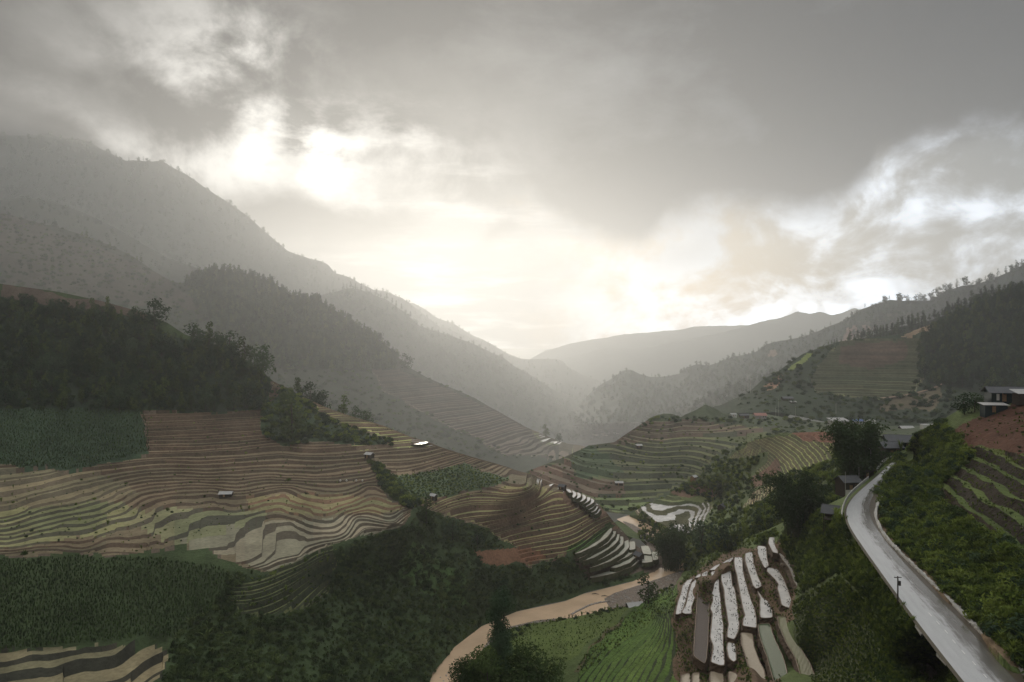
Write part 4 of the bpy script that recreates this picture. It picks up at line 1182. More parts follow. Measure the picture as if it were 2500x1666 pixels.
scatter('spur_shrubs', sample(F7, B4(1560, 1070, 2200, 1420), 2600, 0.6, [f7_ter, f7_mid, f7_up]), BUSH + [BUSHG[2]], U(1.2, 4.0, 2600), 'shrubs and grass on the green spur')
# near slope
f8_hill = [(2130, 1200), (2160, 1150), (2210, 1108), (2235, 1062), (2306, 1028), (2330, 1060), (2380, 1110), (2300, 1180), (2290, 1215), (2380, 1285), (2520, 1375), (2700, 1460), (2700, 1790), (2530, 1660), (2400, 1535), (2260, 1395), (2170, 1310), (2150, 1260)]
p = sample(F8, f8_hill, 7500, 1.3)
scatter('hillside_weeds', p, BUSHG, U(0.5, 1.7, len(p)), 'bright green weeds and shrubs on the slope above the road')
p = sample(F8, f8_hill, 420, 1.3)
scatter('hillside_bushes', p, BUSH, U(1.6, 3.4, len(p)), 'taller bushes on the slope above the road')
p = sample(F8, f8_up, 1300)
scatter('step_weeds', p, BUSHG, U(0.2, 0.6, len(p)), 'weeds on the grassy steps at the right')
f8_bank = [(1900, 1310), (1960, 1270), (2030, 1240), (2060, 1260), (2075, 1310), (2140, 1400), (2120, 1440), (2040, 1400), (1960, 1450), (1940, 1400)]
p = sample(F8, f8_bank, 1900)
scatter('bank_weeds', p, BUSHG + BUSH[:1], U(0.6, 2.2, len(p)), 'lush weeds on the bank between paddies and road')
f8_bank2 = [(2060, 1400), (2140, 1400), (2240, 1535), (2340, 1666), (2360, 1720), (2270, 1720), (2230, 1640), (2140, 1500)]
p = sample(F8, f8_bank2, 1900)
scatter('verge_weeds', p, BUSHG + BUSH[:1], U(0.4, 1.4, len(p)), 'weeds on the verge left of the road')
f8_bean = [(1935, 1490), (2050, 1420), (2140, 1510), (2225, 1650), (2225, 1720), (2010, 1720), (1950, 1600)]
p = rows_in(F8, f8_bean, 5.0, 5.0, 0.3)
scatter('bean_field', p, LOWC, U(0.45, 0.75, len(p)), 'dark green bean field beside the road')
p = sample(F8, [(1400, 1640), (1480, 1530), (1640, 1440), (1660, 1480), (1560, 1540), (1430, 1640)], 500)
scatter('dry_grass', p, [BUSHG[2], BUSHG[3], BUSH[0]], U(0.4, 1.1, len(p)), 'rough grass on the slope below the paddies')
p = sample(F8, f8_green, 2600)
scatter('young_rice', p, [make_tuft(210, 12, 0.8, 0.5, 0.05, M_RICEG), make_tuft(211, 10, 0.7, 0.5, 0.05, M_RICEG)], U(0.25, 0.5, len(p)), 'bright green young rice on the lower steps')
p = sample(F8, [(1660, 1430), (1700, 1372), (1830, 1312), (1900, 1290), (1900, 1312), (1770, 1352), (1680, 1420)], 420)
scatter('edge_weeds', p, BUSHG + BUSH[:1], U(0.5, 2.0, len(p)), 'weeds along the outer edge of the flooded paddies')
pz = sample(F8, [(1090, 1690), (1194, 1575), (1250, 1535), (1480, 1488), (1550, 1476), (1640, 1425), (1640, 1440), (1480, 1500), (1300, 1530), (1200, 1600), (1130, 1700)], 260)
p = sample(F8, f8_grass, 1500)
scatter('bank_grass', p, [BUSHG[2], BUSHG[3], BUSH[0], TUFTD], U(0.25, 0.8, len(p)), 'grass on the low bank beside the river')
gnd = [(1640, 1500), (1660, 1420), (1760, 1350), (1900, 1308), (1965, 1450), (1965, 1500), (1890, 1540), (1910, 1700), (1660, 1700)]
p = sample(F8, gnd, 2600, 0.5, [[cs(q) for q in v[1]] for v in list(STRIPS.values()) + list(DRY.values())], -0.1)
scatter('paddy_bank_weeds', p, BUSHG + [TUFTD], U(0.3, 0.9, len(p)), 'weeds on the banks between the flooded paddies')
p = sample(F8, [(2330, 1060), (2400, 1010), (2520, 960), (2700, 920), (2700, 1170), (2500, 1150), (2380, 1110)], 330)
scatter('earth_weeds', p, BUSHG + BUSH[:1], U(0.25, 0.9, len(p)), 'sparse weeds on the red earth slope')
p = sample(F8, [(1935, 1470), (2050, 1405), (2060, 1420), (2140, 1495), (2240, 1650), (2215, 1660), (2120, 1520), (2050, 1435), (1945, 1500)], 700)
scatter('field_edge_weeds', p, BUSHG + [TUFTD], U(0.4, 1.2, len(p)), 'weeds round the bean field')
scatter('river_edge_shrubs', pz, BUSH + BUSHG[2:3], U(0.6, 2.2, 260), 'shrubs along the near river bank')
p = sample(F14, B4(800, 1690, 1600, 2150), 500)
scatter('knoll_weeds', p, BUSHG, U(0.6, 1.6, len(p)), 'weeds on the knoll at the bottom')


# single trees
def plant(meshes, names, name, base, h, label, cat='tree', group=None, rz=None, wide=1.0):
    o = empty(name, tuple(base), rng.uniform(0, 6.28) if rz is None else rz)
    for me, nm in zip(meshes, names):
        c = link(bpy.data.objects.new(nm, me), o)
        c.scale = (h * wide, h * wide, h)
    return tag(o, label, cat, group)


def solo(mesh, name, base, h, label, group, cat='tree', wide=1.0):
    o = link(bpy.data.objects.new(name, mesh))
    o.location = tuple(base); o.rotation_euler = (0, 0, rng.uniform(0, 6.28)); o.scale = (h * wide, h * wide, h)
    return tag(o, label, cat, group)


CT = ('crown', 'trunk')


def on(hill, px, py, back=1.0, sink=0.3):
    b = hill.at(px, py); return (b[0] * back, b[1] * back, b[2] - sink)


def px_h(hill, px, base, top):
    return float((base - top) / F * hill.at(px, base)[1])


SKY9 = [(262, 772, 722, 3, 'rounded dark tree, leftmost on the skyline of the left forest'), (378, 800, 727, 0, 'tall bulky dark tree with uneven crown on the left forest skyline'),
        (470, 856, 790, 2, 'round-headed dark tree right of the tall bulky tree'), (510, 862, 784, 3, 'thin crooked dark tree on the left forest skyline'),
        (560, 872, 806, 0, 'dark tree just right of the thin crooked tree'), (598, 885, 822, 1, 'dark tree near the right end of the left forest'), (640, 920, 842, 2, 'dark tree leaning at the right edge of the left forest')]
for px, b, t, k, lab in SKY9:
    plant(BROAD[k][:2], CT, 'forest_tree', on(F9, px, b), px_h(F9, px, b, t), lab, 'tree', None, None, 1.15 if k != 3 else 0.8)
plant(BROAD[1][:2], CT, 'gully_tree', on(F9, 712, 1075), px_h(F9, 712, 1075, 955), 'large dark tree in the gully between brown terraces', wide=1.1)
for px, b, t, k, lab in [(728, 975, 915, 3, 'slim tree, leftmost of the row behind the spur crest'), (757, 990, 925, 0, 'second tree from the left behind the spur crest'), (790, 1003, 948, 2, 'broad tree in the middle of the row behind the spur crest'),
                         (838, 1020, 962, 1, 'pointed tree behind the spur crest above the bright steps'), (868, 1030, 985, 0, 'small tree behind the spur crest, second from the right'), (893, 1040, 998, 2, 'low wide tree, rightmost behind the spur crest')]:
    b0 = W(px, b, np.interp(px, F9.c[:, 0], F9.c[:, 2]) + 14)
    plant(BROAD[k][:2], CT, 'crest_tree', b0 - np.array([0, 0, 1.0]), px_h(F9, px, b, t), lab, wide=1.1)
for px, b, t, k, w, lab in [(1040, 1290, 1212, 1, 1.1, 'tall dark tree below the small grey roof'), (1105, 1318, 1262, 0, 1.2, 'dark spreading tree right of the tall tree on the slope'), (1165, 1335, 1295, 2, 1.2, 'lower dark tree at the head of the red field'), (1228, 1462, 1412, 2, 1.4, 'dark bush-like tree low on the slope above the river bend')]:
    plant(BROAD[k][:2], CT, 'slope_tree', on(F9, px, b), px_h(F9, px, b, t), lab, wide=w)

lab10 = 'dark tree in the row along the crest of the forested second ridge'
x = 456
while x < 975:
    c = np.interp(x, F10.px, F10.cpy)
    solo(BROAD[int(rng.integers(0, 4))][2] if rng.random() < 0.6 else PINE[int(rng.integers(0, 3))][2], 'ridge_tree', on(F10, x, c + 2), rng.uniform(13, 31), lab10, 'trees along the second ridge crest', wide=1.15)
    x += rng.uniform(9, 20)
plant(BROAD[0][:2], CT, 'lone_tree', on(F10, 989, 903), px_h(F10, 989, 903, 862), 'single tall hazy tree standing at the end of the forested ridge', wide=1.1)
plant(BROAD[1][:2], CT, 'lone_tree', on(F10, 1333, 1066), px_h(F10, 1333, 1066, 1036), 'hazy tree beside the bright paddies of the far spur')
plant(BROAD[2][:2], CT, 'lone_tree', on(F10, 1366, 1080), px_h(F10, 1366, 1080, 1058), 'small hazy tree right of the tree by the bright paddies')
for px in (20, 108, 135, 200, 212, 268, 335, 345):
    solo(BROAD[int(rng.integers(0, 4))][2], 'field_tree', on(F10, px, np.interp(px, F10.px, F10.cpy) + 3), rng.uniform(14, 25), 'small hazy tree on the bare ridge at the left', 'trees on the bare left ridge', wide=1.2)
x = 2075
while x < 2500:
    solo(PINE[int(rng.integers(0, 3))][2], 'ridge_pine', on(F5b, x, np.interp(x, F5b.px, F5b.cpy) + 2), rng.uniform(15, 28), 'dark pine in the row along the right ridge', 'pines along the right ridge', wide=1.25)
    x += rng.uniform(8, 19)
x = 838
while x < 1010:
    solo(PINE[int(rng.integers(0, 3))][2], 'hazy_pine', on(F12b, x, np.interp(x, F12b.px, F12b.cpy) + 1), rng.uniform(26, 50), 'pale hazy pine on the ridge left of the valley opening', 'hazy pines on the third ridge')
    x += rng.uniform(8, 15)
x = 2160
while x < 2500:
    solo(FAR[int(rng.integers(0, 3))][2], 'far_ridge_tree', on(M1, x, np.interp(x, M1.px, M1.cpy) + 1), rng.uniform(20, 44), 'small tree on the farthest right skyline', 'trees on the far right skyline', wide=1.2)
    x += rng.uniform(9, 22)

BAMB = [make_bamboo(300, 70, leaves=150, lean=(-0.25, 0)), make_bamboo(301, 76, leaves=150, spread=0.36, lean=(0.1, 0)), make_bamboo(302, 70, leaves=150, spread=0.46)]
FC = ('foliage', 'canes')
plant(BAMB[0], FC, 'bamboo_clump', on(F8, 1950, 1305), 20.0, 'big dark bamboo clump with arching plumes left of the road', 'bamboo', None, 0.3, 1.15)
plant(BAMB[1], FC, 'bamboo_clump', WZ(2085, 1180, 87), 18.5, 'tall dark bamboo clump beside the dark roofed houses at the road end', 'bamboo', None, 1.0, 1.25)
plant(BAMB[2], FC, 'bamboo_clump', on(F7, 1640, 1392), 25.0, 'dark bamboo clump standing at the river bend', 'bamboo', None, 2.0, 1.0)
plant(BROAD[0][:2], CT, 'river_tree', on(F7, 1712, 1352), 19.0, 'leafy dark tree right of the bamboo at the river bend', wide=1.25)
plant(BROAD[2][:2], CT, 'river_tree', on(F7, 1760, 1330), 11.0, 'lower tree on the bank beside the river bend bamboo', wide=1.4)
plant(BROAD[1][:2], CT, 'round_tree', on(F8, 1583, 1472), 13.0, 'rounded dark tree alone on the gravel side of the river', wide=1.3)
plant(BROAD[1][:2], CT, 'spur_tree', on(F7, 1757, 1218), 12.5, 'dark rounded tree at the foot of the green spur')
plant(BROAD[2][:2], CT, 'house_tree', WZ(2140, 1128, 89), 8.0, 'small dark tree between bamboo and the road end houses', wide=1.2)
for px, py, h, lab in [(1838, 1222, 7, 'bush-like tree by the small yellow plots'), (1870, 1190, 8, 'dark tree above the small yellow plots'), (1800, 1232, 6, 'small tree beside the dark hut below the spur'), (2355, 1010, 6.5, 'leafy tree left of the hillside house'), (2380, 1005, 5.5, 'shrubby tree touching the hillside house')]:
    plant(BROAD[int(rng.integers(0, 3))][:2], CT, 'small_tree', on(F8 if px > 2200 else F7, px, py), h, lab, wide=1.2)


def tall_tree():
    r = np.random.default_rng(77)
    h = 20.0
    lb = []
    for i in range(15):
        t = 0.26 + 0.72 * i / 15
        s = 1.45 * (0.75 + 0.5 * math.sin(math.pi * (t - 0.2) / 0.85)) * r.uniform(0.75, 1.15)
        a = r.uniform(0, 6.28); q = r.uniform(0.2, 1.6)
        lb.append((q * math.cos(a), q * math.sin(a), t * h, s, s, s * 0.85))
    cv, cf = crown(lb, 6500, 0.27, 78, 0.6, 0.45)
    tb = branches(r, h, lb, 0.26)
    tv, tf, _ = join([(a, b, 0) for a, b in tb])
    return mk_mesh('crown', cv / h, cf, M_LEAFC), mk_mesh('trunk', tv / h, tf, M_BARK)


bz = F14.at(1222, 1700)
plant(tall_tree(), CT, 'tall_tree', bz - np.array([0, 0, 0.4]), 19.5, 'tall slender tree with bare lower trunk in front of the river', wide=1.0)
for px, d, h, w, lab in [(1150, 116, 6.2, 1.3, 'leafy bush left of the tall slender tree at the bottom'), (1190, 114, 8.0, 1.15, 'dark leafy bush just left of the slender trunk'), (1290, 117, 8.6, 1.4, 'dark leafy bush right of the slender trunk'), (1345, 119, 6.5, 1.4, 'low bush at the right of the bottom bushes')]:
    b = W(px, np.interp(px, F14.c[:, 0], F14.c[:, 1]) + 8, d)
    big = make_broad(400 + int(px), 6, 6.2, 4200, 0.22, M_LEAF if px != 1120 else M_LEAFC, 0.05, 12)
    plant(big[:2], CT, 'leafy_bush', b - np.array([0, 0, 0.5]), h, lab, 'bush', None, None, w * 0.85)

# ------------------------------------------------------------------ road
def resample(a, n):
    a = np.array(a, float)
    t = np.r_[0, np.cumsum(np.linalg.norm(np.diff(a, axis=0), axis=1))]
    # smooth corner cutting first
    for _ in range(2):
        q = [a[0]]
        for i in range(len(a) - 1):
            q += [0.75 * a[i] + 0.25 * a[i + 1], 0.25 * a[i] + 0.75 * a[i + 1]]
        q.append(a[-1]); a = np.array(q)
    t = np.r_[0, np.cumsum(np.linalg.norm(np.diff(a, axis=0), axis=1))]
    s = np.linspace(0, t[-1], n)
    return np.stack([np.interp(s, t, a[:, k]) for k in range(a.shape[1])], -1)


def road_mat():
    m, g = newmat('wet_asphalt')
    geo = g.n('ShaderNodeNewGeometry').outputs['Position']
    at = g.n('ShaderNodeAttribute', attribute_name='across').outputs['Fac']
    al = g.n('ShaderNodeAttribute', attribute_name='along').outputs['Fac']
    st = g.noise(g.vec(g.mul(at, 9.0), g.mul(al, 0.12), 0.0), 1.0, 6, 0.65)
    pt = g.noise(geo, 0.22, 5, 0.6)
    fine = g.noise(geo, 6.0, 3, 0.6)
    # mud washed across the right half, thicker toward the kerb
    mud = g.smooth(g.add(g.add(at, g.mul(g.sub(st, 0.5), 0.9)), g.mul(g.sub(pt, 0.5), 0.5)), 0.45, 0.78)
    base = g.mix(g.add(g.mul(st, 0.6), g.mul(fine, 0.4)), (0.34, 0.335, 0.325), (0.68, 0.67, 0.645))
    c = g.mix(g.mul(mud, 0.85), base, (0.075, 0.062, 0.045))
    p = g.n('ShaderNodeBsdfPrincipled')
    g.put(p.inputs['Base Color'], c)
    g.put(p.inputs['Roughness'], g.smooth(g.add(g.mul(st, 0.5), g.mul(pt, 0.5)), 0.35, 0.65, 0.10, 0.24))
    p.inputs['Specular IOR Level'].default_value = 1.0; p.inputs['IOR'].default_value = 1.8
    bp = g.n('ShaderNodeBump'); bp.inputs['Strength'].default_value = 0.03; bp.inputs['Distance'].default_value = 0.1
    g.t.links.new(fine, bp.inputs['Height']); g.t.links.new(bp.outputs[0], p.inputs['Normal'])
    finish(g, p.outputs[0])
    return m


def sheet(name, L, Rr, k, mat, parent=None, camber=0.0):
    """strip between two edges given as world points"""
    L, Rr = np.asarray(L), np.asarray(Rr)
    n = len(L)
    t = np.linspace(0, 1, k)
    V = L[:, None] * (1 - t)[None, :, None] + Rr[:, None] * t[None, :, None]
    V[..., 2] += camber * np.sin(np.pi * t)[None]
    i = np.arange(n - 1)[:, None] * k + np.arange(k - 1)[None]
    Q = np.stack([i, i + 1, i + k + 1, i + k], -1).reshape(-1, 4)
    o = mesh_np(name, V.reshape(-1, 3), Q, mat, parent, smooth=True)
    s = np.r_[0, np.cumsum(np.linalg.norm(np.diff(L, axis=0), axis=1))]
    for nm, arr in (('across', np.broadcast_to(t, (n, k))), ('along', np.broadcast_to(s[:, None], (n, k)))):
        a = o.data.attributes.new(nm, 'FLOAT', 'POINT'); a.data.foreach_set('value', np.ascontiguousarray(arr, np.float32).ravel())
    return o


NR = 90
eL, eR = WZ(*resample(road_l, NR).T, RD), WZ(*resample(road_r, NR).T, RD)
road = tag(sheet('road', eL, eR, 9, road_mat(), camber=0.06), kind='structure')
M_MARK = plain_mat('worn_white_paint', (0.62, 0.60, 0.56), 0.5, 0.3, 2.0)
for px, py in [(2271, 1500), (2290, 1520), (2310, 1542), (2329, 1566), (2352, 1592), (2378, 1619), (2405, 1650)]:
    a, b = WZ(px - 4, py - 4, RD + 0.075), WZ(px + 4, py + 5, RD + 0.075)
    d = (b - a) / np.linalg.norm(b - a); w = np.array([-d[1], d[0], 0]) * 0.06
    mesh_np('lane_dash', [a - w, a + w, b + w, b - w], [(0, 1, 2, 3)], M_MARK, road)
# muddy shoulder between asphalt and kerb
wl = WZ(*resample(wall_l, 70).T, RD)
er2 = WZ(*resample(road_r[:9], 70).T, RD - 0.02)
sh = tag(sheet('road_shoulder', er2, wl + np.array([0.2, 0, 0.05]), 4, plain_mat('wet_mud', (0.075, 0.058, 0.038), 0.35, 0.5, 0.5, 0.5)), kind='structure')
# left verge strip
lv = tag(sheet('road_verge', eL + np.array([-0.45, 0.0, -0.12]), eL + np.array([0.03, 0, -0.01]), 3, plain_mat('verge_dirt', (0.085, 0.07, 0.045), 0.8, 0.5, 0.6)), kind='structure')


def kerb(name, line, w, h, mat, label, cat, rough=0.06, seg=4):
    """a low wall of uneven section along a line"""
    P = np.asarray(line); n = len(P)
    T = np.gradient(P, axis=0); T[:, 2] = 0; T /= np.linalg.norm(T, axis=1, keepdims=True)
    N = np.stack([-T[:, 1], T[:, 0], 0 * T[:, 0]], -1)
    prof = [(-0.5, -0.4), (-0.46, 0.85), (-0.3, 1.0), (0.3, 1.0), (0.46, 0.85), (0.5, -0.4)]
    V = []
    for i in range(n):
        for a, b in prof:
            j = rng.normal(size=3) * rough * (1 if b > 0 else 0)
            V.append(P[i] + N[i] * a * w + np.array([0, 0, b * h]) + j)
    k = len(prof)
    Q = [(i * k + j, i * k + j + 1, (i + 1) * k + j + 1, (i + 1) * k + j) for i in range(n - 1) for j in range(k - 1)]
    return tag(mesh_np(name, V, np.array(Q), mat), label, cat)


kerb('stone_kerb', WZ(*resample(wall_l, 150).T, RD), 0.55, 0.38, M_CONC, 'pale rough stone kerb along the right side of the wet road', 'kerb', 0.09)
kerb('parapet', WZ(*resample([(2055, 1262), (2057, 1240), (2070, 1212), (2098, 1186), (2120, 1168)], 60).T, RD), 0.25, 0.55, M_CONC, 'low concrete parapet on the outer bend of the road', 'parapet', 0.02)
kerb('parapet', WZ(*resample([(2140, 1150), (2152, 1130), (2170, 1119), (2198, 1112)], 40).T, RD), 0.25, 0.55, M_CONC, 'low concrete parapet at the far end of the road', 'parapet', 0.02)
kerb('path_edge', WZ(*resample([(2141, 1437), (2160, 1447), (2172, 1462), (2180, 1473)], 30).T, 86.0), 0.35, 0.25, M_RIM, 'pale earth path edge left of the road near the pole', 'path', 0.04)
for i, (a, b) in enumerate([((2200, 1475), (2226, 1512)), ((2236, 1530), (2250, 1552)), ((2288, 1600), (2312, 1625)), ((2320, 1632), (2345, 1662))]):
    lab = ['broken concrete edge below the road, nearest the pole', 'second piece of broken concrete edge below the road', 'third piece of broken concrete edge toward the viewer', 'nearest piece of broken concrete edge at the bottom'][i]
    kerb('drain_edge', WZ(*resample([a, ((a[0] + b[0]) / 2 + 1, (a[1] + b[1]) / 2), b], 20).T, RD - 0.5), 0.22, 0.25, M_CONC, lab, 'kerb', 0.03)


# ------------------------------------------------------------------ near paddies
def chaikin(q, it=2):
    q = np.array(q, float)
    for i in range(it):
        n = np.roll(q, -1, 0); a = 0.1 if i == 0 else 0.22
        q = np.stack([(1 - a) * q + a * n, a * q + (1 - a) * n], 1).reshape(-1, 2)
    # split long edges so that the line can wander
    out = []
    for i in range(len(q)):
        a, b = q[i], q[(i + 1) % len(q)]
        k = max(1, int(np.linalg.norm(b - a) / 4.0))
        out += [a + (b - a) * j / k for j in range(k)]
    q = np.array(out)
    w = 0.9 * np.stack([fbm(q[:, 0] / 9, q[:, 1] / 9, 21, 3), fbm(q[:, 0] / 9, q[:, 1] / 9, 22, 3)], -1)
    return q + w


def offset(P, w):
    """outline pushed outward by w in the ground plane"""
    area = 0.5 * np.sum(P[:, 0] * np.roll(P[:, 1], -1) - np.roll(P[:, 0], -1) * P[:, 1])
    T = np.roll(P, -1, 0) - np.roll(P, 1, 0); T = T[:, :2] / (np.linalg.norm(T[:, :2], axis=1, keepdims=True) + 1e-9)
    N = np.stack([T[:, 1], -T[:, 0]], -1) * (1 if area > 0 else -1)
    for _ in range(3): N = (N + np.roll(N, 1, 0) + np.roll(N, -1, 0)) / 3
    out = P.copy(); out[:, :2] += N * np.asarray(w)[..., None] if np.ndim(w) else N * w
    return out


def paddy(name, z, poly, wmat, label, cat, tufts=0, group=None, ridges=False, rimw=0.12, fall=1.9, tf=None, bank=None):
    P = WZ(*chaikin([(tf or cs)(p) for p in poly]).T, z)
    c = P.mean(0)
    root = empty(name, tuple(c))
    L = P - c
    tri = tessellate_polygon([[Vector(v) for v in L]])
    mesh_np('water' if not ridges else 'soil', L, [tuple(t) for t in tri], wmat, root)
    n = len(L)
    jit = 1 + 0.35 * fbm(np.arange(n) / 6.0, np.zeros(n), int(abs(z) * 7) % 50, 3)
    rings = [(-0.06, -0.12), (0.05, 0.10), (rimw, 0.12), (rimw + 0.12, 0.0)]
    V = []
    for w, dz_ in rings:
        q = offset(L, w * jit); q[:, 2] += dz_ + 0.03 * rng.normal(size=n); V.append(q)
    V = np.concatenate(V)
    def ringf(a, b): return [(a * n + i, a * n + (i + 1) % n, b * n + (i + 1) % n, b * n + i) for i in range(n)]
    mesh_np('bund', V, np.array(ringf(0, 1) + ringf(1, 2) + ringf(2, 3)), M_RIM, root, smooth=True)
    B = []
    for w, dz_ in ((rimw + 0.12, 0.0), (rimw + 0.2, -0.5), (rimw + 0.32, -1.0), (rimw + 0.6, -fall)):
        q = offset(L, w * (0.8 + 0.2 * jit)); q[:, 2] += dz_; q[:, :2] += 0.13 * rng.normal(size=(n, 2)); B.append(q)
    B = np.concatenate(B)
    mesh_np('bank', B, np.array(ringf(0, 1) + ringf(1, 2) + ringf(2, 3)), bank or M_EARTH, root)
    if tufts:
        lo, hi = L.min(0), L.max(0)
        pts = []
        pl = [tuple(v[:2]) for v in L]
        q = rng.uniform(lo[:2], hi[:2], (tufts * 14, 2))
        k = inpoly(q[:, 0], q[:, 1], pl)
        q = q[k]
        # plants stand in ragged drifts, mostly toward the uphill side
        u = (q[:, 0] - np.interp(q[:, 1], *_midline(L))) 
        dens = fbm(q[:, 0] / 1.1, q[:, 1] / 2.4, 7, 3) + 0.28 * u
        q = q[np.argsort(-dens)][:tufts]
        vs, fs, o = [], [], 0
        for (x, y) in q:
            for b in range(4):
                a = rng.uniform(0, 6.28); h = rng.uniform(0.15, 0.34); s = rng.uniform(0.08, 0.22)
                dx, dy = math.cos(a), math.sin(a)
                vs += [(x - dy * .05, y + dx * .05, 0.0), (x + dy * .05, y - dx * .05, 0.0), (x + dx * s + dy * .03, y + dy * s - dx * .03, h), (x + dx * s - dy * .03, y + dy * s + dx * .03, h)]
                fs.append((o, o + 1, o + 2, o + 3)); o += 4
        tag(mesh_np('seedlings', vs, np.array(fs), M_RICE, root), kind='stuff')
    return tag(root, label, cat, group)


def _midline(L):
    o = np.argsort(L[:, 1]); y = L[o, 1]; x = L[o, 0]
    b = np.linspace(y[0], y[-1], 9)
    m = [x[(y >= b[i]) & (y <= b[i + 1])].mean() if ((y >= b[i]) & (y <= b[i + 1])).any() else x.mean() for i in range(8)]
    return 0.5 * (b[1:] + b[:-1]), np.array(m)


PL = {'S1': ('leftmost narrow flooded paddy at the outer edge of the white paddies', 120), 'S2': ('second narrow flooded paddy from the left, with rounded near end', 60),
      'S3': ('smallest flooded plot between the leftmost white paddies', 0), 'S3a': ('tiny square flooded plot above the bare brown strip', 20), 'S3b': ('small tapering flooded plot at the top left of the white paddies', 0), 'S3c': ('slim flooded plot along the upper rim of the white paddies', 15),
      'S4': ('longest white flooded paddy, just right of the bare brown strip', 260), 'S5': ('long white flooded paddy with a dark clod notch at its right side', 220), 'S5b': ('short flooded paddy below the notched one', 40),
      'S6': ('broad white flooded paddy in the middle, widening toward the viewer', 140), 'S7': ('white flooded paddy curving right, above the shrub', 150), 'S7b': ('wide flooded paddy with seedling clumps below the shrub', 110),
      'S8': ('short white flooded paddy near the top right of the group', 60), 'S8b': ('flooded paddy with a wavy bund beside the cut brown bank', 90), 'S9': ('highest small flooded paddy under the bamboo clump', 60), 'S9b': ('narrow rightmost flooded strip along the brown bank', 60)}
for k, (z, poly) in STRIPS.items():
    paddy('flooded_paddy', z, poly, M_PADDY, PL[k][0], 'paddy', int(PL[k][1] * 0.6), 'white flooded paddies below the road')


def ridged_mat(name, a, b, sc, rot):
    m, g = newmat(name)
    tc = g.n('ShaderNodeNewGeometry').outputs['Position']
    mp = g.n('ShaderNodeMapping'); g.put(mp.inputs[0], tc); mp.inputs['Rotation'].default_value = (0, 0, rot)
    wv = g.n('ShaderNodeTexWave'); g.put(wv.inputs[0], mp.outputs[0]); wv.inputs['Scale'].default_value = sc; wv.inputs['Distortion'].default_value = 2.5; wv.inputs['Detail'].default_value = 3
    p = g.n('ShaderNodeBsdfPrincipled')
    g.put(p.inputs['Base Color'], g.mix(g.mul(wv.outputs['Fac'], g.noise(tc, 1.2, 4)), a, b)); p.inputs['Roughness'].default_value = 0.55
    bp = g.n('ShaderNodeBump'); bp.inputs['Strength'].default_value = 0.6; bp.inputs['Distance'].default_value = 0.15
    g.t.links.new(wv.outputs['Fac'], bp.inputs['Height']); g.t.links.new(bp.outputs[0], p.inputs['Normal'])
    finish(g, p.outputs[0]); return m


M_RT = ridged_mat('ridged_pale_mud', (0.30, 0.235, 0.155), (0.50, 0.41, 0.29), 1.1, 0.25)
M_RG = ridged_mat('ridged_green_mud', (0.13, 0.13, 0.045), (0.22, 0.21, 0.085), 1.1, 0.35)
DL = {'D1': ('tan ridged paddy strip below the broad white paddy', M_RT), 'D2': ('long olive ridged paddy strip right of the tan one', M_RG), 'D3': ('leftmost small tan plot at the bottom of the paddies', M_RT), 'D4': ('second small tan plot at the bottom of the paddies', M_RT),
      'D5': ('pale tan plot under the longest white paddy', M_RT), 'D6': ('grey tan plot under the short flooded paddy', M_RT), 'D7': ('pale ridged plot with rounded corner at the bottom beside the road', M_RT)}
for k, (z, poly) in DRY.items():
    paddy('ridged_paddy', z, poly, DL[k][1], DL[k][0], 'paddy', 0, 'ridged plots at the bottom', True)
# bare ploughed strip and green strips between them
def strip(name, z, poly, mat, label, **kw):
    return paddy(name, z, poly, mat, label, 'field', 0, None, True, **kw)


strip('ploughed_strip', 49.0, [(880, 500), (985, 480), (985, 800), (975, 1100), (950, 1380), (830, 1290), (850, 1000), (870, 700)], ridged_mat('ploughed_earth', (0.050, 0.030, 0.020), (0.105, 0.066, 0.044), 1.5, 1.4), 'bare dark brown ploughed strip among the white paddies')
M_GS = ridged_mat('rice_green', (0.030, 0.062, 0.014), (0.06, 0.115, 0.026), 1.5, 0.3)
strip('green_strip', 52.6, [(1500, 960), (1620, 950), (1660, 1100), (1760, 1300), (1830, 1600), (1680, 1600), (1600, 1300), (1530, 1120)], M_GS, 'bright green strip between tan and olive paddies')

# paddies on the crest and tip of the left spur
c7 = lambda p: (1200 + p[0] / 3.677, 1050 + p[1] / 3.677)
c6 = lambda p: (600 + p[0] / 3.677, 1050 + p[1] / 3.677)
M_BANKG = plain_mat('weedy_bank', (0.060, 0.062, 0.030), 0.9, 0.6, 1.0, 0.1)
CREST = [[(670, 528), (700, 535), (722, 560), (705, 567), (680, 548)], [(722, 540), (755, 560), (762, 585), (735, 612), (725, 595), (735, 570)], [(765, 560), (800, 575), (800, 600), (770, 620), (745, 612), (775, 590)],
         [(815, 578), (845, 590), (845, 612), (815, 642), (790, 648), (820, 610)], [(860, 598), (885, 605), (880, 632), (850, 657), (815, 670), (855, 630)], [(890, 610), (920, 628), (915, 652), (880, 672), (840, 695), (885, 650)],
         [(915, 665), (935, 672), (900, 705), (865, 720), (890, 690)], [(940, 685), (958, 690), (930, 727), (895, 742), (915, 715)], [(960, 710), (978, 712), (955, 747), (925, 762), (945, 730)]]
ordn = ['first', 'second', 'third', 'fourth', 'fifth', 'sixth', 'seventh', 'eighth', 'ninth', 'tenth', 'eleventh', 'twelfth']
for i, q in enumerate(CREST):
    m = np.array([c7(p) for p in q]).mean(0)
    z = float(F9.at(m[0], m[1])[2]) + 0.35
    paddy('crest_paddy', z, q, M_PADDY, 'bright crescent paddy on the spur crest, %s below the dark hut' % ordn[i], 'paddy', 0, 'bright crescent paddies on the spur crest', rimw=0.25, fall=2.2, tf=c7, bank=M_BANKG)
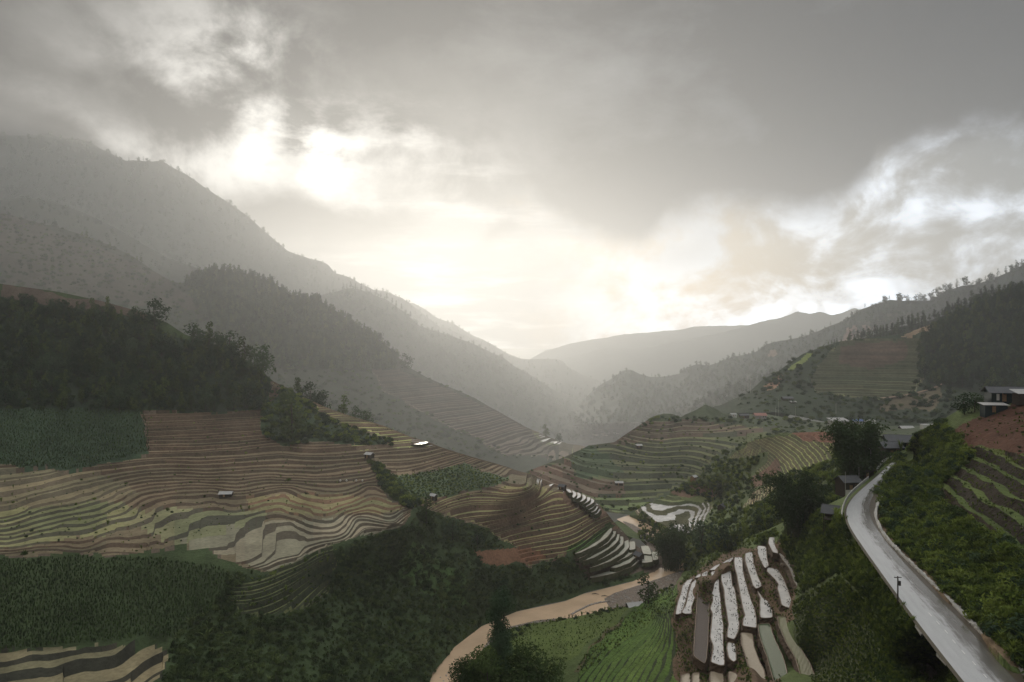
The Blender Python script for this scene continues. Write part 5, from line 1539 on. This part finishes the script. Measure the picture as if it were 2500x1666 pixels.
for i, q in enumerate([[(1575, 96), (1645, 112), (1580, 128), (1480, 134), (1555, 120)]]):
    m = np.array([c6(p) for p in q]).mean(0)
    paddy('crest_paddy', float(F9.at(m[0], m[1])[2]) + 0.1, q, M_SILT, 'bright pointed paddy on the crest edge left of centre', 'paddy', 0, None, rimw=0.15, fall=0.5, tf=c6, bank=M_BANKG)
TIPS = [(19.3, [(1075, 880), (1082, 900), (1040, 960), (930, 1040), (800, 1100), (740, 1115), (860, 1060), (980, 980), (1040, 910)]), (17.0, [(1090, 910), (1117, 910), (1105, 950), (1040, 1020), (900, 1095), (770, 1165), (880, 1090), (1000, 1010)]),
        (15.0, [(1120, 940), (1147, 935), (1140, 990), (1080, 1050), (930, 1142), (800, 1185), (950, 1110), (1060, 1030)]), (12.8, [(1155, 955), (1182, 960), (1182, 1020), (1120, 1082), (1000, 1152), (880, 1200), (1010, 1120), (1110, 1050)]),
        (10.6, [(1190, 980), (1222, 970), (1237, 1050), (1180, 1112), (1060, 1182), (860, 1247), (1000, 1180), (1140, 1090)]), (10.2, [(1240, 1000), (1285, 1000), (1292, 1070), (1240, 1077), (1228, 1040)]),
        (8.6, [(1250, 1087), (1292, 1080), (1230, 1132), (1130, 1182), (1100, 1187), (1190, 1130)]), (7.0, [(1290, 1120), (1305, 1130), (1240, 1192), (1120, 1237), (1060, 1237), (1200, 1180)]),
        (4.8, [(1330, 1150), (1338, 1165), (1260, 1227), (1100, 1287), (890, 1332), (880, 1320), (1080, 1260), (1230, 1200)]), (5.2, [(1362, 1122), (1440, 1132), (1445, 1185), (1350, 1195)]), (5.9, [(1342, 1040), (1410, 1040), (1438, 1118), (1362, 1114)]), (4.4, [(1432, 1092), (1490, 1097), (1495, 1165), (1450, 1170)])]
for i, (z, q) in enumerate(TIPS):
    lab = 'pale silty crescent paddy on the spur tip, %s from the top' % ordn[i] if i < 9 else ['square pale paddy right of the stilt hut, nearest', 'square pale paddy behind the stilt hut', 'outermost pale paddy at the river end of the spur'][i - 9]
    paddy('silt_paddy', z, q, M_SILT, lab, 'paddy', 0, 'pale paddies on the spur tip', rimw=0.2, fall=2.4, tf=c7, bank=M_BANKG)

# ------------------------------------------------------------------ gravel bars, stones, driftwood
def bar(name, pts, z, seed):
    o = flat_poly(name, pts, M_GRAVEL, z)
    return tag(o, kind='structure')


g1 = [(1520, 1272), (1545, 1280), (1575, 1298), (1605, 1325), (1628, 1350), (1640, 1372), (1622, 1372), (1600, 1352), (1570, 1322), (1540, 1296)]
g2 = [(1475, 1462), (1500, 1448), (1550, 1432), (1610, 1412), (1665, 1392), (1680, 1400), (1650, 1430), (1560, 1476), (1490, 1486)]
g3 = [(1175, 1590), (1196, 1560), (1245, 1530), (1310, 1515), (1380, 1508), (1300, 1530), (1240, 1555), (1200, 1600), (1150, 1660), (1140, 1645)]
for i, gp in enumerate((g1, g2, g3)): bar('gravel_bar', gp, 0.32, i)


def make_stone(seed):
    r = np.random.default_rng(seed)
    bm = bmesh.new(); bmesh.ops.create_icosphere(bm, subdivisions=1, radius=0.5)
    for v in bm.verts: v.co = Vector((v.co.x * r.uniform(.8, 1.2), v.co.y * r.uniform(.7, 1.1), v.co.z * r.uniform(.45, .75)))
    me = bpy.data.meshes.new('stone'); bm.to_mesh(me); bm.free(); me.materials.append(M_STONE); return me


ST = [make_stone(i) for i in range(3)]
def stones(poly, n, z):
    p = np.array(poly, float); lo, hi = p.min(0), p.max(0)
    q = rng.uniform(lo, hi, (n * 8, 2)); q = q[inpoly(q[:, 0], q[:, 1], poly)][:n]
    return WZ(q[:, 0], q[:, 1], z)
ps = np.concatenate([stones(g1, 260, 0.35), stones(g2, 420, 0.35), stones(g3, 380, 0.35), stones([(1060, 1660), (1130, 1600), (1170, 1590), (1130, 1680), (1075, 1710)], 50, 0.15)])
scatter('river_stones', ps, ST, rng.gamma(2.0, 0.22, len(ps)) + 0.18, 'grey brown stones along the river bars')
kerb('stone_weir', WZ(*resample([(1394, 1502), (1412, 1492), (1440, 1478), (1465, 1472), (1490, 1469)], 60).T, 0.15), 0.9, 0.45, M_STONE, 'thin curved line of stones across the river shallows', 'weir', 0.14)
for i, (px, py) in enumerate([(1453, 1451), (1476, 1456)]):
    b = WZ(px, py, 0.3)
    v, f = tube([b + np.array([-1.6, 0.3, 0]), b + np.array([0, 0, 0.35]), b + np.array([2.0, -0.5, 0.1])], [0.14, 0.2, 0.07], 6)
    tag(mesh_np('driftwood', v, f, M_BARK), ['left piece of dark driftwood lying in the river', 'right piece of dark driftwood lying in the river'][i], 'driftwood')


# ------------------------------------------------------------------ houses
def box_vf(x0, y0, z0, x1, y1, z1):
    V = np.array([(x0, y0, z0), (x1, y0, z0), (x1, y1, z0), (x0, y1, z0), (x0, y0, z1), (x1, y0, z1), (x1, y1, z1), (x0, y1, z1)], float)
    Q = np.array([(0, 3, 2, 1), (4, 5, 6, 7), (0, 1, 5, 4), (1, 2, 6, 5), (2, 3, 7, 6), (3, 0, 4, 7)])
    return V, Q


def box(name, b, mat, parent):
    V, Q = box_vf(*b); return mesh_np(name, V, Q, mat, parent)


def roof_slab(x0, x1, ya, za, yb, zb, t=0.07, ribs=0.28, amp=0.05):
    """corrugated sheet from eave (ya,za) to ridge (yb,zb)"""
    n = max(4, int((x1 - x0) / ribs) * 2)
    xs = np.linspace(x0, x1, n + 1)
    up = np.array([amp if i % 2 else 0.0 for i in range(n + 1)])
    V = np.concatenate([np.stack([xs, np.full(n + 1, y), z + up + dz_], -1) for y, z, dz_ in ((ya, za, t), (yb, zb, t), (yb, zb, 0), (ya, za, 0))])
    m = n + 1; Q = []
    for r_ in range(4):
        a, b = r_ * m, ((r_ + 1) % 4) * m
        Q += [(a + i, a + i + 1, b + i + 1, b + i) for i in range(n)]
    Q += [(0, m, 2 * m, 3 * m), (n, m + n, 2 * m + n, 3 * m + n)]
    return V, np.array(Q)


def house(name, base, rz, L, Wd, H, label, wall=None, roof=None, pitch=0.5, over=0.5, stilts=0.0, doors=1, windows=1, cat='house', posts=False, gable=True, mono=False, base_drop=1.5, open_front=False, pmat=None):
    wall = wall or M_WOOD; roof = roof or M_ROOF
    o = empty(name, tuple(base), rz)
    z0 = stilts
    hx, hy = L / 2, Wd / 2
    rh = pitch * hy
    if not open_front:
        V, Q = box_vf(-hx, -hy, z0 - (base_drop if not stilts else 0), hx, hy, z0 + H)
        parts = [(V, Q, 0)]
        if gable and not mono:
            for sx in (-hx + 0.01, hx - 0.01):
                gv = np.array([(sx, -hy, z0 + H), (sx, hy, z0 + H), (sx, 0, z0 + H + rh), (sx, 0, z0 + H + rh)]); parts.append((gv, np.array([(0, 1, 2, 3)]), 0))
        V, Q, _ = join(parts); mesh_np('wall', V, Q, wall, o)
    else:
        box('back_wall', (-hx, hy - 0.1, z0, hx, hy, z0 + H), wall, o)
        box('floor', (-hx, -hy, z0 - 0.15, hx, hy, z0), wall, o)
    if mono:
        V, Q = roof_slab(-hx - over, hx + over, -hy - over, z0 + H - 0.05, hy + over, z0 + H + pitch * Wd + 0.02)
        mesh_np('roof', V, Q, roof, o)
    else:
        e = over
        for sy in (-1, 1):
            V, Q = roof_slab(-hx - over, hx + over, sy * (hy + e), z0 + H - pitch * e + 0.03, 0, z0 + H + rh + 0.03)
            mesh_np('roof_slope', V, Q, roof, o)
        box('ridge_cap', (-hx - over, -0.12, z0 + H + rh + 0.08, hx + over, 0.12, z0 + H + rh + 0.16), roof, o)
    fy = -hy - 0.03
    if not open_front:
        for i in range(doors):
            x = -hx * 0.2 + i * 1.6
            box('door', (x - 0.45, fy, z0 + 0.02, x + 0.45, fy + 0.06, z0 + min(2.0, H * 0.85)), M_WOODL, o)
        for i in range(windows):
            x = hx * (0.45 + 0.35 * i) if i < 2 else -hx * 0.7
            w = box('window', (x - 0.42, fy, z0 + H * 0.40, x + 0.42, fy + 0.06, z0 + H * 0.78), M_WOODL, o)
            box('pane', (x - 0.34, fy - 0.02, z0 + H * 0.44, x + 0.34, fy - 0.003, z0 + H * 0.74), M_GLASS, w)
    if stilts or posts or open_front:
        zt = z0 if stilts and not open_front else z0 + H
        for x in (-hx + 0.1, 0, hx - 0.1):
            for y in ((-hy + 0.1, hy - 0.1) if not posts else (-hy - 0.4,)):
                box('post', (x - 0.08, y - 0.08, -1.5, x + 0.08, y + 0.08, zt), pmat or M_WOOD, o)
    return tag(o, label, cat)


def hb(hill, px, py): return hill.at(px, py)


# huts on the terraces of the left spur
house('field_hut', hb(F9, 552, 1212), 0.1, 5.4, 3.4, 1.5, 'field hut with pale sheet roof on the left terraces', M_WOOD, M_ROOFL, 0.45, 0.5, 0, 1, 0, 'hut')
house('field_hut', hb(F9, 902, 1122), -0.5, 4.2, 3.4, 2.3, 'grey roofed hut on posts beside the path between the terraces', M_WOOD, M_ROOFL, 0.5, 0.5, 0.8, 1, 1, 'hut')
house('field_hut', hb(F9, 1058, 1216), -0.5, 3.0, 2.6, 1.3, 'small tilted grey roof above the dark slope trees', M_WOOD, M_ROOFL, 0.5, 0.4, 0, 1, 0, 'hut')
house('field_hut', hb(F9, 1373, 1194), -0.6, 3.6, 3.0, 1.8, 'small dark hut perched on the crest among bright paddies', M_WOOD, M_ROOF, 0.6, 0.5, 0, 1, 0, 'hut')
house('field_hut', hb(F9, 1560, 1372), -1.0, 4.6, 3.8, 2.4, 'dark stilt hut among the paddies at the spur tip', M_WOOD, M_ROOF, 0.6, 0.6, 1.8, 1, 1, 'hut')
house('river_hut', WZ(1549, 1486, 3.0), 0.25, 7.0, 4.6, 1.8, 'grey roofed hut on the slope beside the river gravel', M_WOOD, M_ROOFL, 0.5, 0.6, 0, 1, 1, 'hut')
house('field_hut', hb(F6, 1511, 1184), 0.0, 6.0, 4.0, 2.0, 'hut with bright pale roof below the green middle hill', M_WOOD, M_ROOFL, 0.5, 0.5, 0, 1, 1, 'hut')
house('field_hut', hb(F6, 1560, 1092), 0.1, 5.0, 4.0, 1.8, 'faint grey roofed hut high on the middle hill', M_WOOD, M_ROOFL, 0.5, 0.5, 0, 1, 0, 'hut')
house('field_hut', hb(F7, 1694, 1172), 0.7, 4.2, 3.6, 2.6, 'small hut at the left tip of the green spur', M_WOODL, M_ROOFL, 0.6, 0.5, 0, 1, 0, 'hut')
house('field_hut', hb(F7, 1762, 1244), 0.9, 4.4, 4.0, 2.4, 'dark hut beside trees below the green spur', M_WOOD, M_ROOF, 0.6, 0.5, 0, 1, 0, 'hut')
# hamlet across the valley
house('red_roof_house', hb(F6, 1855, 1022), 0.0, 13.0, 8.0, 4.0, 'house with long faded red roof across the valley', M_CONC, M_ROOFR, 0.55, 0.8, 0, 1, 2)
house('low_house', hb(F6, 1816, 1020), 0.05, 10.0, 6.0, 3.0, 'low grey roofed house left of the red roof', M_WOOD, M_ROOF, 0.5, 0.7, 0, 1, 1)
house('low_house', hb(F6, 1790, 1017), 0.1, 6.0, 5.0, 2.6, 'small white topped shed left of the low grey roof', M_WHITE, M_ROOFL, 0.4, 0.5, 0, 1, 1)
house('low_house', hb(F5, 1922, 978), 0.0, 13.0, 8.0, 3.0, 'grey roofed house on the slope of the terraced hill', M_WOOD, M_ROOF, 0.5, 0.7, 0, 1, 1)
house('low_house', hb(F5, 1936, 986), 0.0, 7.0, 5.0, 2.2, 'small pale roof just below the house on the terraced hill', M_WOOD, M_ROOFL, 0.5, 0.5, 0, 1, 0)
cb = house('concrete_house', hb(F6, 2046, 1052), 0.05, 17.0, 11.0, 11.0, 'two storey concrete house with broad pale roof behind the bamboo', M_CONC, M_ROOFL, 0.18, 1.0, 0, 1, 3, mono=True)
box('porch_roof', (-8.8, -9.5, 5.6, 2.0, -5.4, 5.9), M_ROOFL, cb)
box('pillar', (-8.2, -9.0, 0, -7.8, -8.6, 5.6), M_CONC, cb)
house('blue_roof_house', hb(F6, 2094, 1036), -0.2, 9.0, 6.0, 4.0, 'house with small blue roof right of the concrete house', M_CONC, M_ROOFB, 0.5, 0.7, 0, 1, 1)
house('low_house', hb(F6, 2124, 1034), 0.1, 12.0, 4.0, 3.0, 'long pale walled shed right of the blue roof', M_WHITE, M_ROOFL, 0.2, 0.3, 0, 1, 1, mono=True)
house('low_house', hb(F6, 2212, 1052), 0.0, 13.0, 8.0, 3.2, 'house with plain grey sheet roof above the road end', M_WOOD, M_ROOFL, 0.5, 0.8, 0, 1, 1)
house('frame_house', hb(F6, 2266, 1056), -0.1, 13.0, 7.0, 8.0, 'unfinished white framed building with pale flat roof', M_WHITE, M_ROOFL, 0.06, 0.6, 0, 2, 2, mono=True)
# by the road
h1 = house('roadside_house', WZ(2070, 1198, 86.5), 0.12, 5.0, 4.6, 3.0, 'dark boarded house with grey roof and white lower wall beside the road', M_WOOD, M_ROOF, 0.55, 0.5, 0, 1, 1)
box('white_wall', (-2.2, -2.42, -0.9, 1.6, -2.36, 0.7), M_WHITE, h1)
box('side_wall', (2.6, -2.2, -1.2, 3.2, -1.9, 1.6), M_CONC, h1)
house('roadside_shed', WZ(2112, 1166, 89.0), 0.15, 3.4, 3.2, 2.3, 'small dark shed with sagging roof between house and bamboo', M_WOOD, M_ROOF, 0.4, 0.5, 0, 1, 0, 'shed')
house('roadside_hut', WZ(2034, 1282, 83.0), -0.55, 4.2, 3.6, 2.0, 'open dark hut with steep gable roof at the bend of the road', M_WOOD, M_ROOF, 0.75, 0.6, 1.6, 1, 0, 'hut', open_front=True)
house('road_end_house', WZ(2172, 1112, 90.5), 0.0, 6.0, 5.0, 3.2, 'dark roofed house at the end of the road, lower front roof', M_WOOD, M_ROOF, 0.6, 0.6, 0, 1, 1)
house('road_end_house', WZ(2195, 1100, 91.5), -0.25, 8.5, 6.0, 3.6, 'larger dark roofed house with gable behind at the road end', M_TEAL, M_ROOF, 0.6, 0.7, 0, 1, 1)
# on the slope above the road
hh = house('hillside_house', hb(F8, 2452, 985) + np.array([0.6, 1.0, 0.6]), -0.25, 8.0, 5.0, 2.7, 'teal boarded house with dark roof on the red earth slope', M_TEAL, M_ROOF, 0.5, 0.8, 0, 1, 2, base_drop=3.0)
box('white_panel', (-2.8, -2.60, 0.3, -2.1, -2.54, 2.1), M_WHITE, hh)
box('plank_post', (-1.4, -2.68, 0.0, -1.2, -2.55, 2.4), M_WOODL, hh)
house('lean_to', hb(F8, 2426, 1006), -0.2, 5.6, 3.0, 2.0, 'low lean-to shed with green grey sheet roof below the hillside house', M_TEAL, M_ROOFL, 0.12, 0.5, 0, 1, 0, 'shed', mono=True)
house('side_shed', hb(F8, 2492, 985) + np.array([0, -1.0, 1.2]), -0.1, 4.0, 3.0, 1.6, 'pale corrugated roof shed at the right edge of the photo', M_WOOD, M_ROOFL, 0.3, 0.5, 0, 0, 0, 'shed', mono=True)


# ------------------------------------------------------------------ poles
def pole(base, h, label, arms=1, r=0.11, box_=False, mat=None):
    o = empty('utility_pole', tuple(base))
    v, f = tube([(0, 0, -1.0), (0, 0, h * 0.5), (0, 0, h)], [r, r * 0.85, r * 0.65], 8)
    mesh_np('post', v, f, mat or M_CONC, o)
    for i in range(arms):
        z = h * (0.96 - 0.10 * i)
        box('crossarm', (-0.55, -0.05, z - 0.05, 0.55, 0.05, z + 0.05), M_BARK, o)
        for x in (-0.45, 0.45):
            v, f = tube([(x, 0, z + 0.05), (x, 0, z + 0.22)], [0.05, 0.03], 6); mesh_np('insulator', v, f, M_WHITE, o)
    if box_: box('cable_coil', (0.12, -0.2, h * 0.72, 0.36, 0.02, h * 0.86), M_BARK, o)
    return tag(o, label, 'pole')


pole(hb(F8, 2192, 1488), px_h(F8, 2192, 1488, 1407), 'dark utility pole with cable coil standing left of the road', 1, 0.13, True, M_BARK)
pole(hb(F8, 2068, 1342), px_h(F8, 2068, 1342, 1292), 'grey pole among the weeds below the road bend', 1, 0.10)
pole(WZ(2064, 1204, 87), 6.0, 'grey pole in front of the white lower wall', 0, 0.09)
pole(WZ(2097, 1172, 89), 6.2, 'grey pole left of the small dark shed', 0, 0.09)
pole(WZ(2126, 1160, 90), 8.0, 'grey pole right of the small dark shed', 1, 0.09)
for px, py, h, lab in [(2041, 1018, 16, 'white mast on the roof line of the concrete house'), (1901, 1015, 20, 'tall pole right of the red roof'), (1894, 1018, 12, 'shorter pole beside the tall pole right of the red roof'), (1942, 1016, 12, 'pole standing alone between red roof and concrete house')]:
    pole(hb(F6, px, py), h, lab, 0, 0.22)
pole(hb(F5, 2237, 966), 16, 'pole beside the track on the terraced hill', 0, 0.22)
for px, lab in ((1826, 'left lattice pylon post on the far slope'), (1832, 'right lattice pylon post on the far slope')):
    pole(hb(F5, px, 962), 26, lab, 2, 0.3)

# earth track on the terraced hill
tr = resample([(2150, 975), (2200, 969), (2240, 961), (2280, 950), (2300, 940)], 30)
P0, P1 = F5.at(tr[:, 0], tr[:, 1] + 1.6), F5.at(tr[:, 0], tr[:, 1] - 1.6)
P0[:, 2] += 1.2; P1[:, 2] += 1.2
tag(sheet('earth_track', P0, P1, 3, plain_mat('track_earth', (0.28, 0.19, 0.13), 0.9, 0.3, 0.2)), kind='structure')
# workers' white sheets: small pale bundles lying on a terrace
for i, px in enumerate((831, 846, 870, 885)):
    b = F9.at(px, 1175.5)
    bm = bmesh.new(); bmesh.ops.create_icosphere(bm, subdivisions=2, radius=0.5)
    for v in bm.verts: v.co = Vector((v.co.x * 0.9, v.co.y * 0.7, v.co.z * 1.1 + 0.45)) + Vector(rng.normal(size=3) * 0.03)
    me = bpy.data.meshes.new('white_bundle'); bm.to_mesh(me); bm.free(); me.materials.append(M_WHITE)
    o = link(bpy.data.objects.new('white_bundle', me)); o.location = b
    tag(o, ['leftmost white bundle on a brown terrace edge', 'second white bundle on the brown terrace edge', 'third white bundle on the brown terrace edge', 'rightmost white bundle on the brown terrace edge'][i], 'bundle')
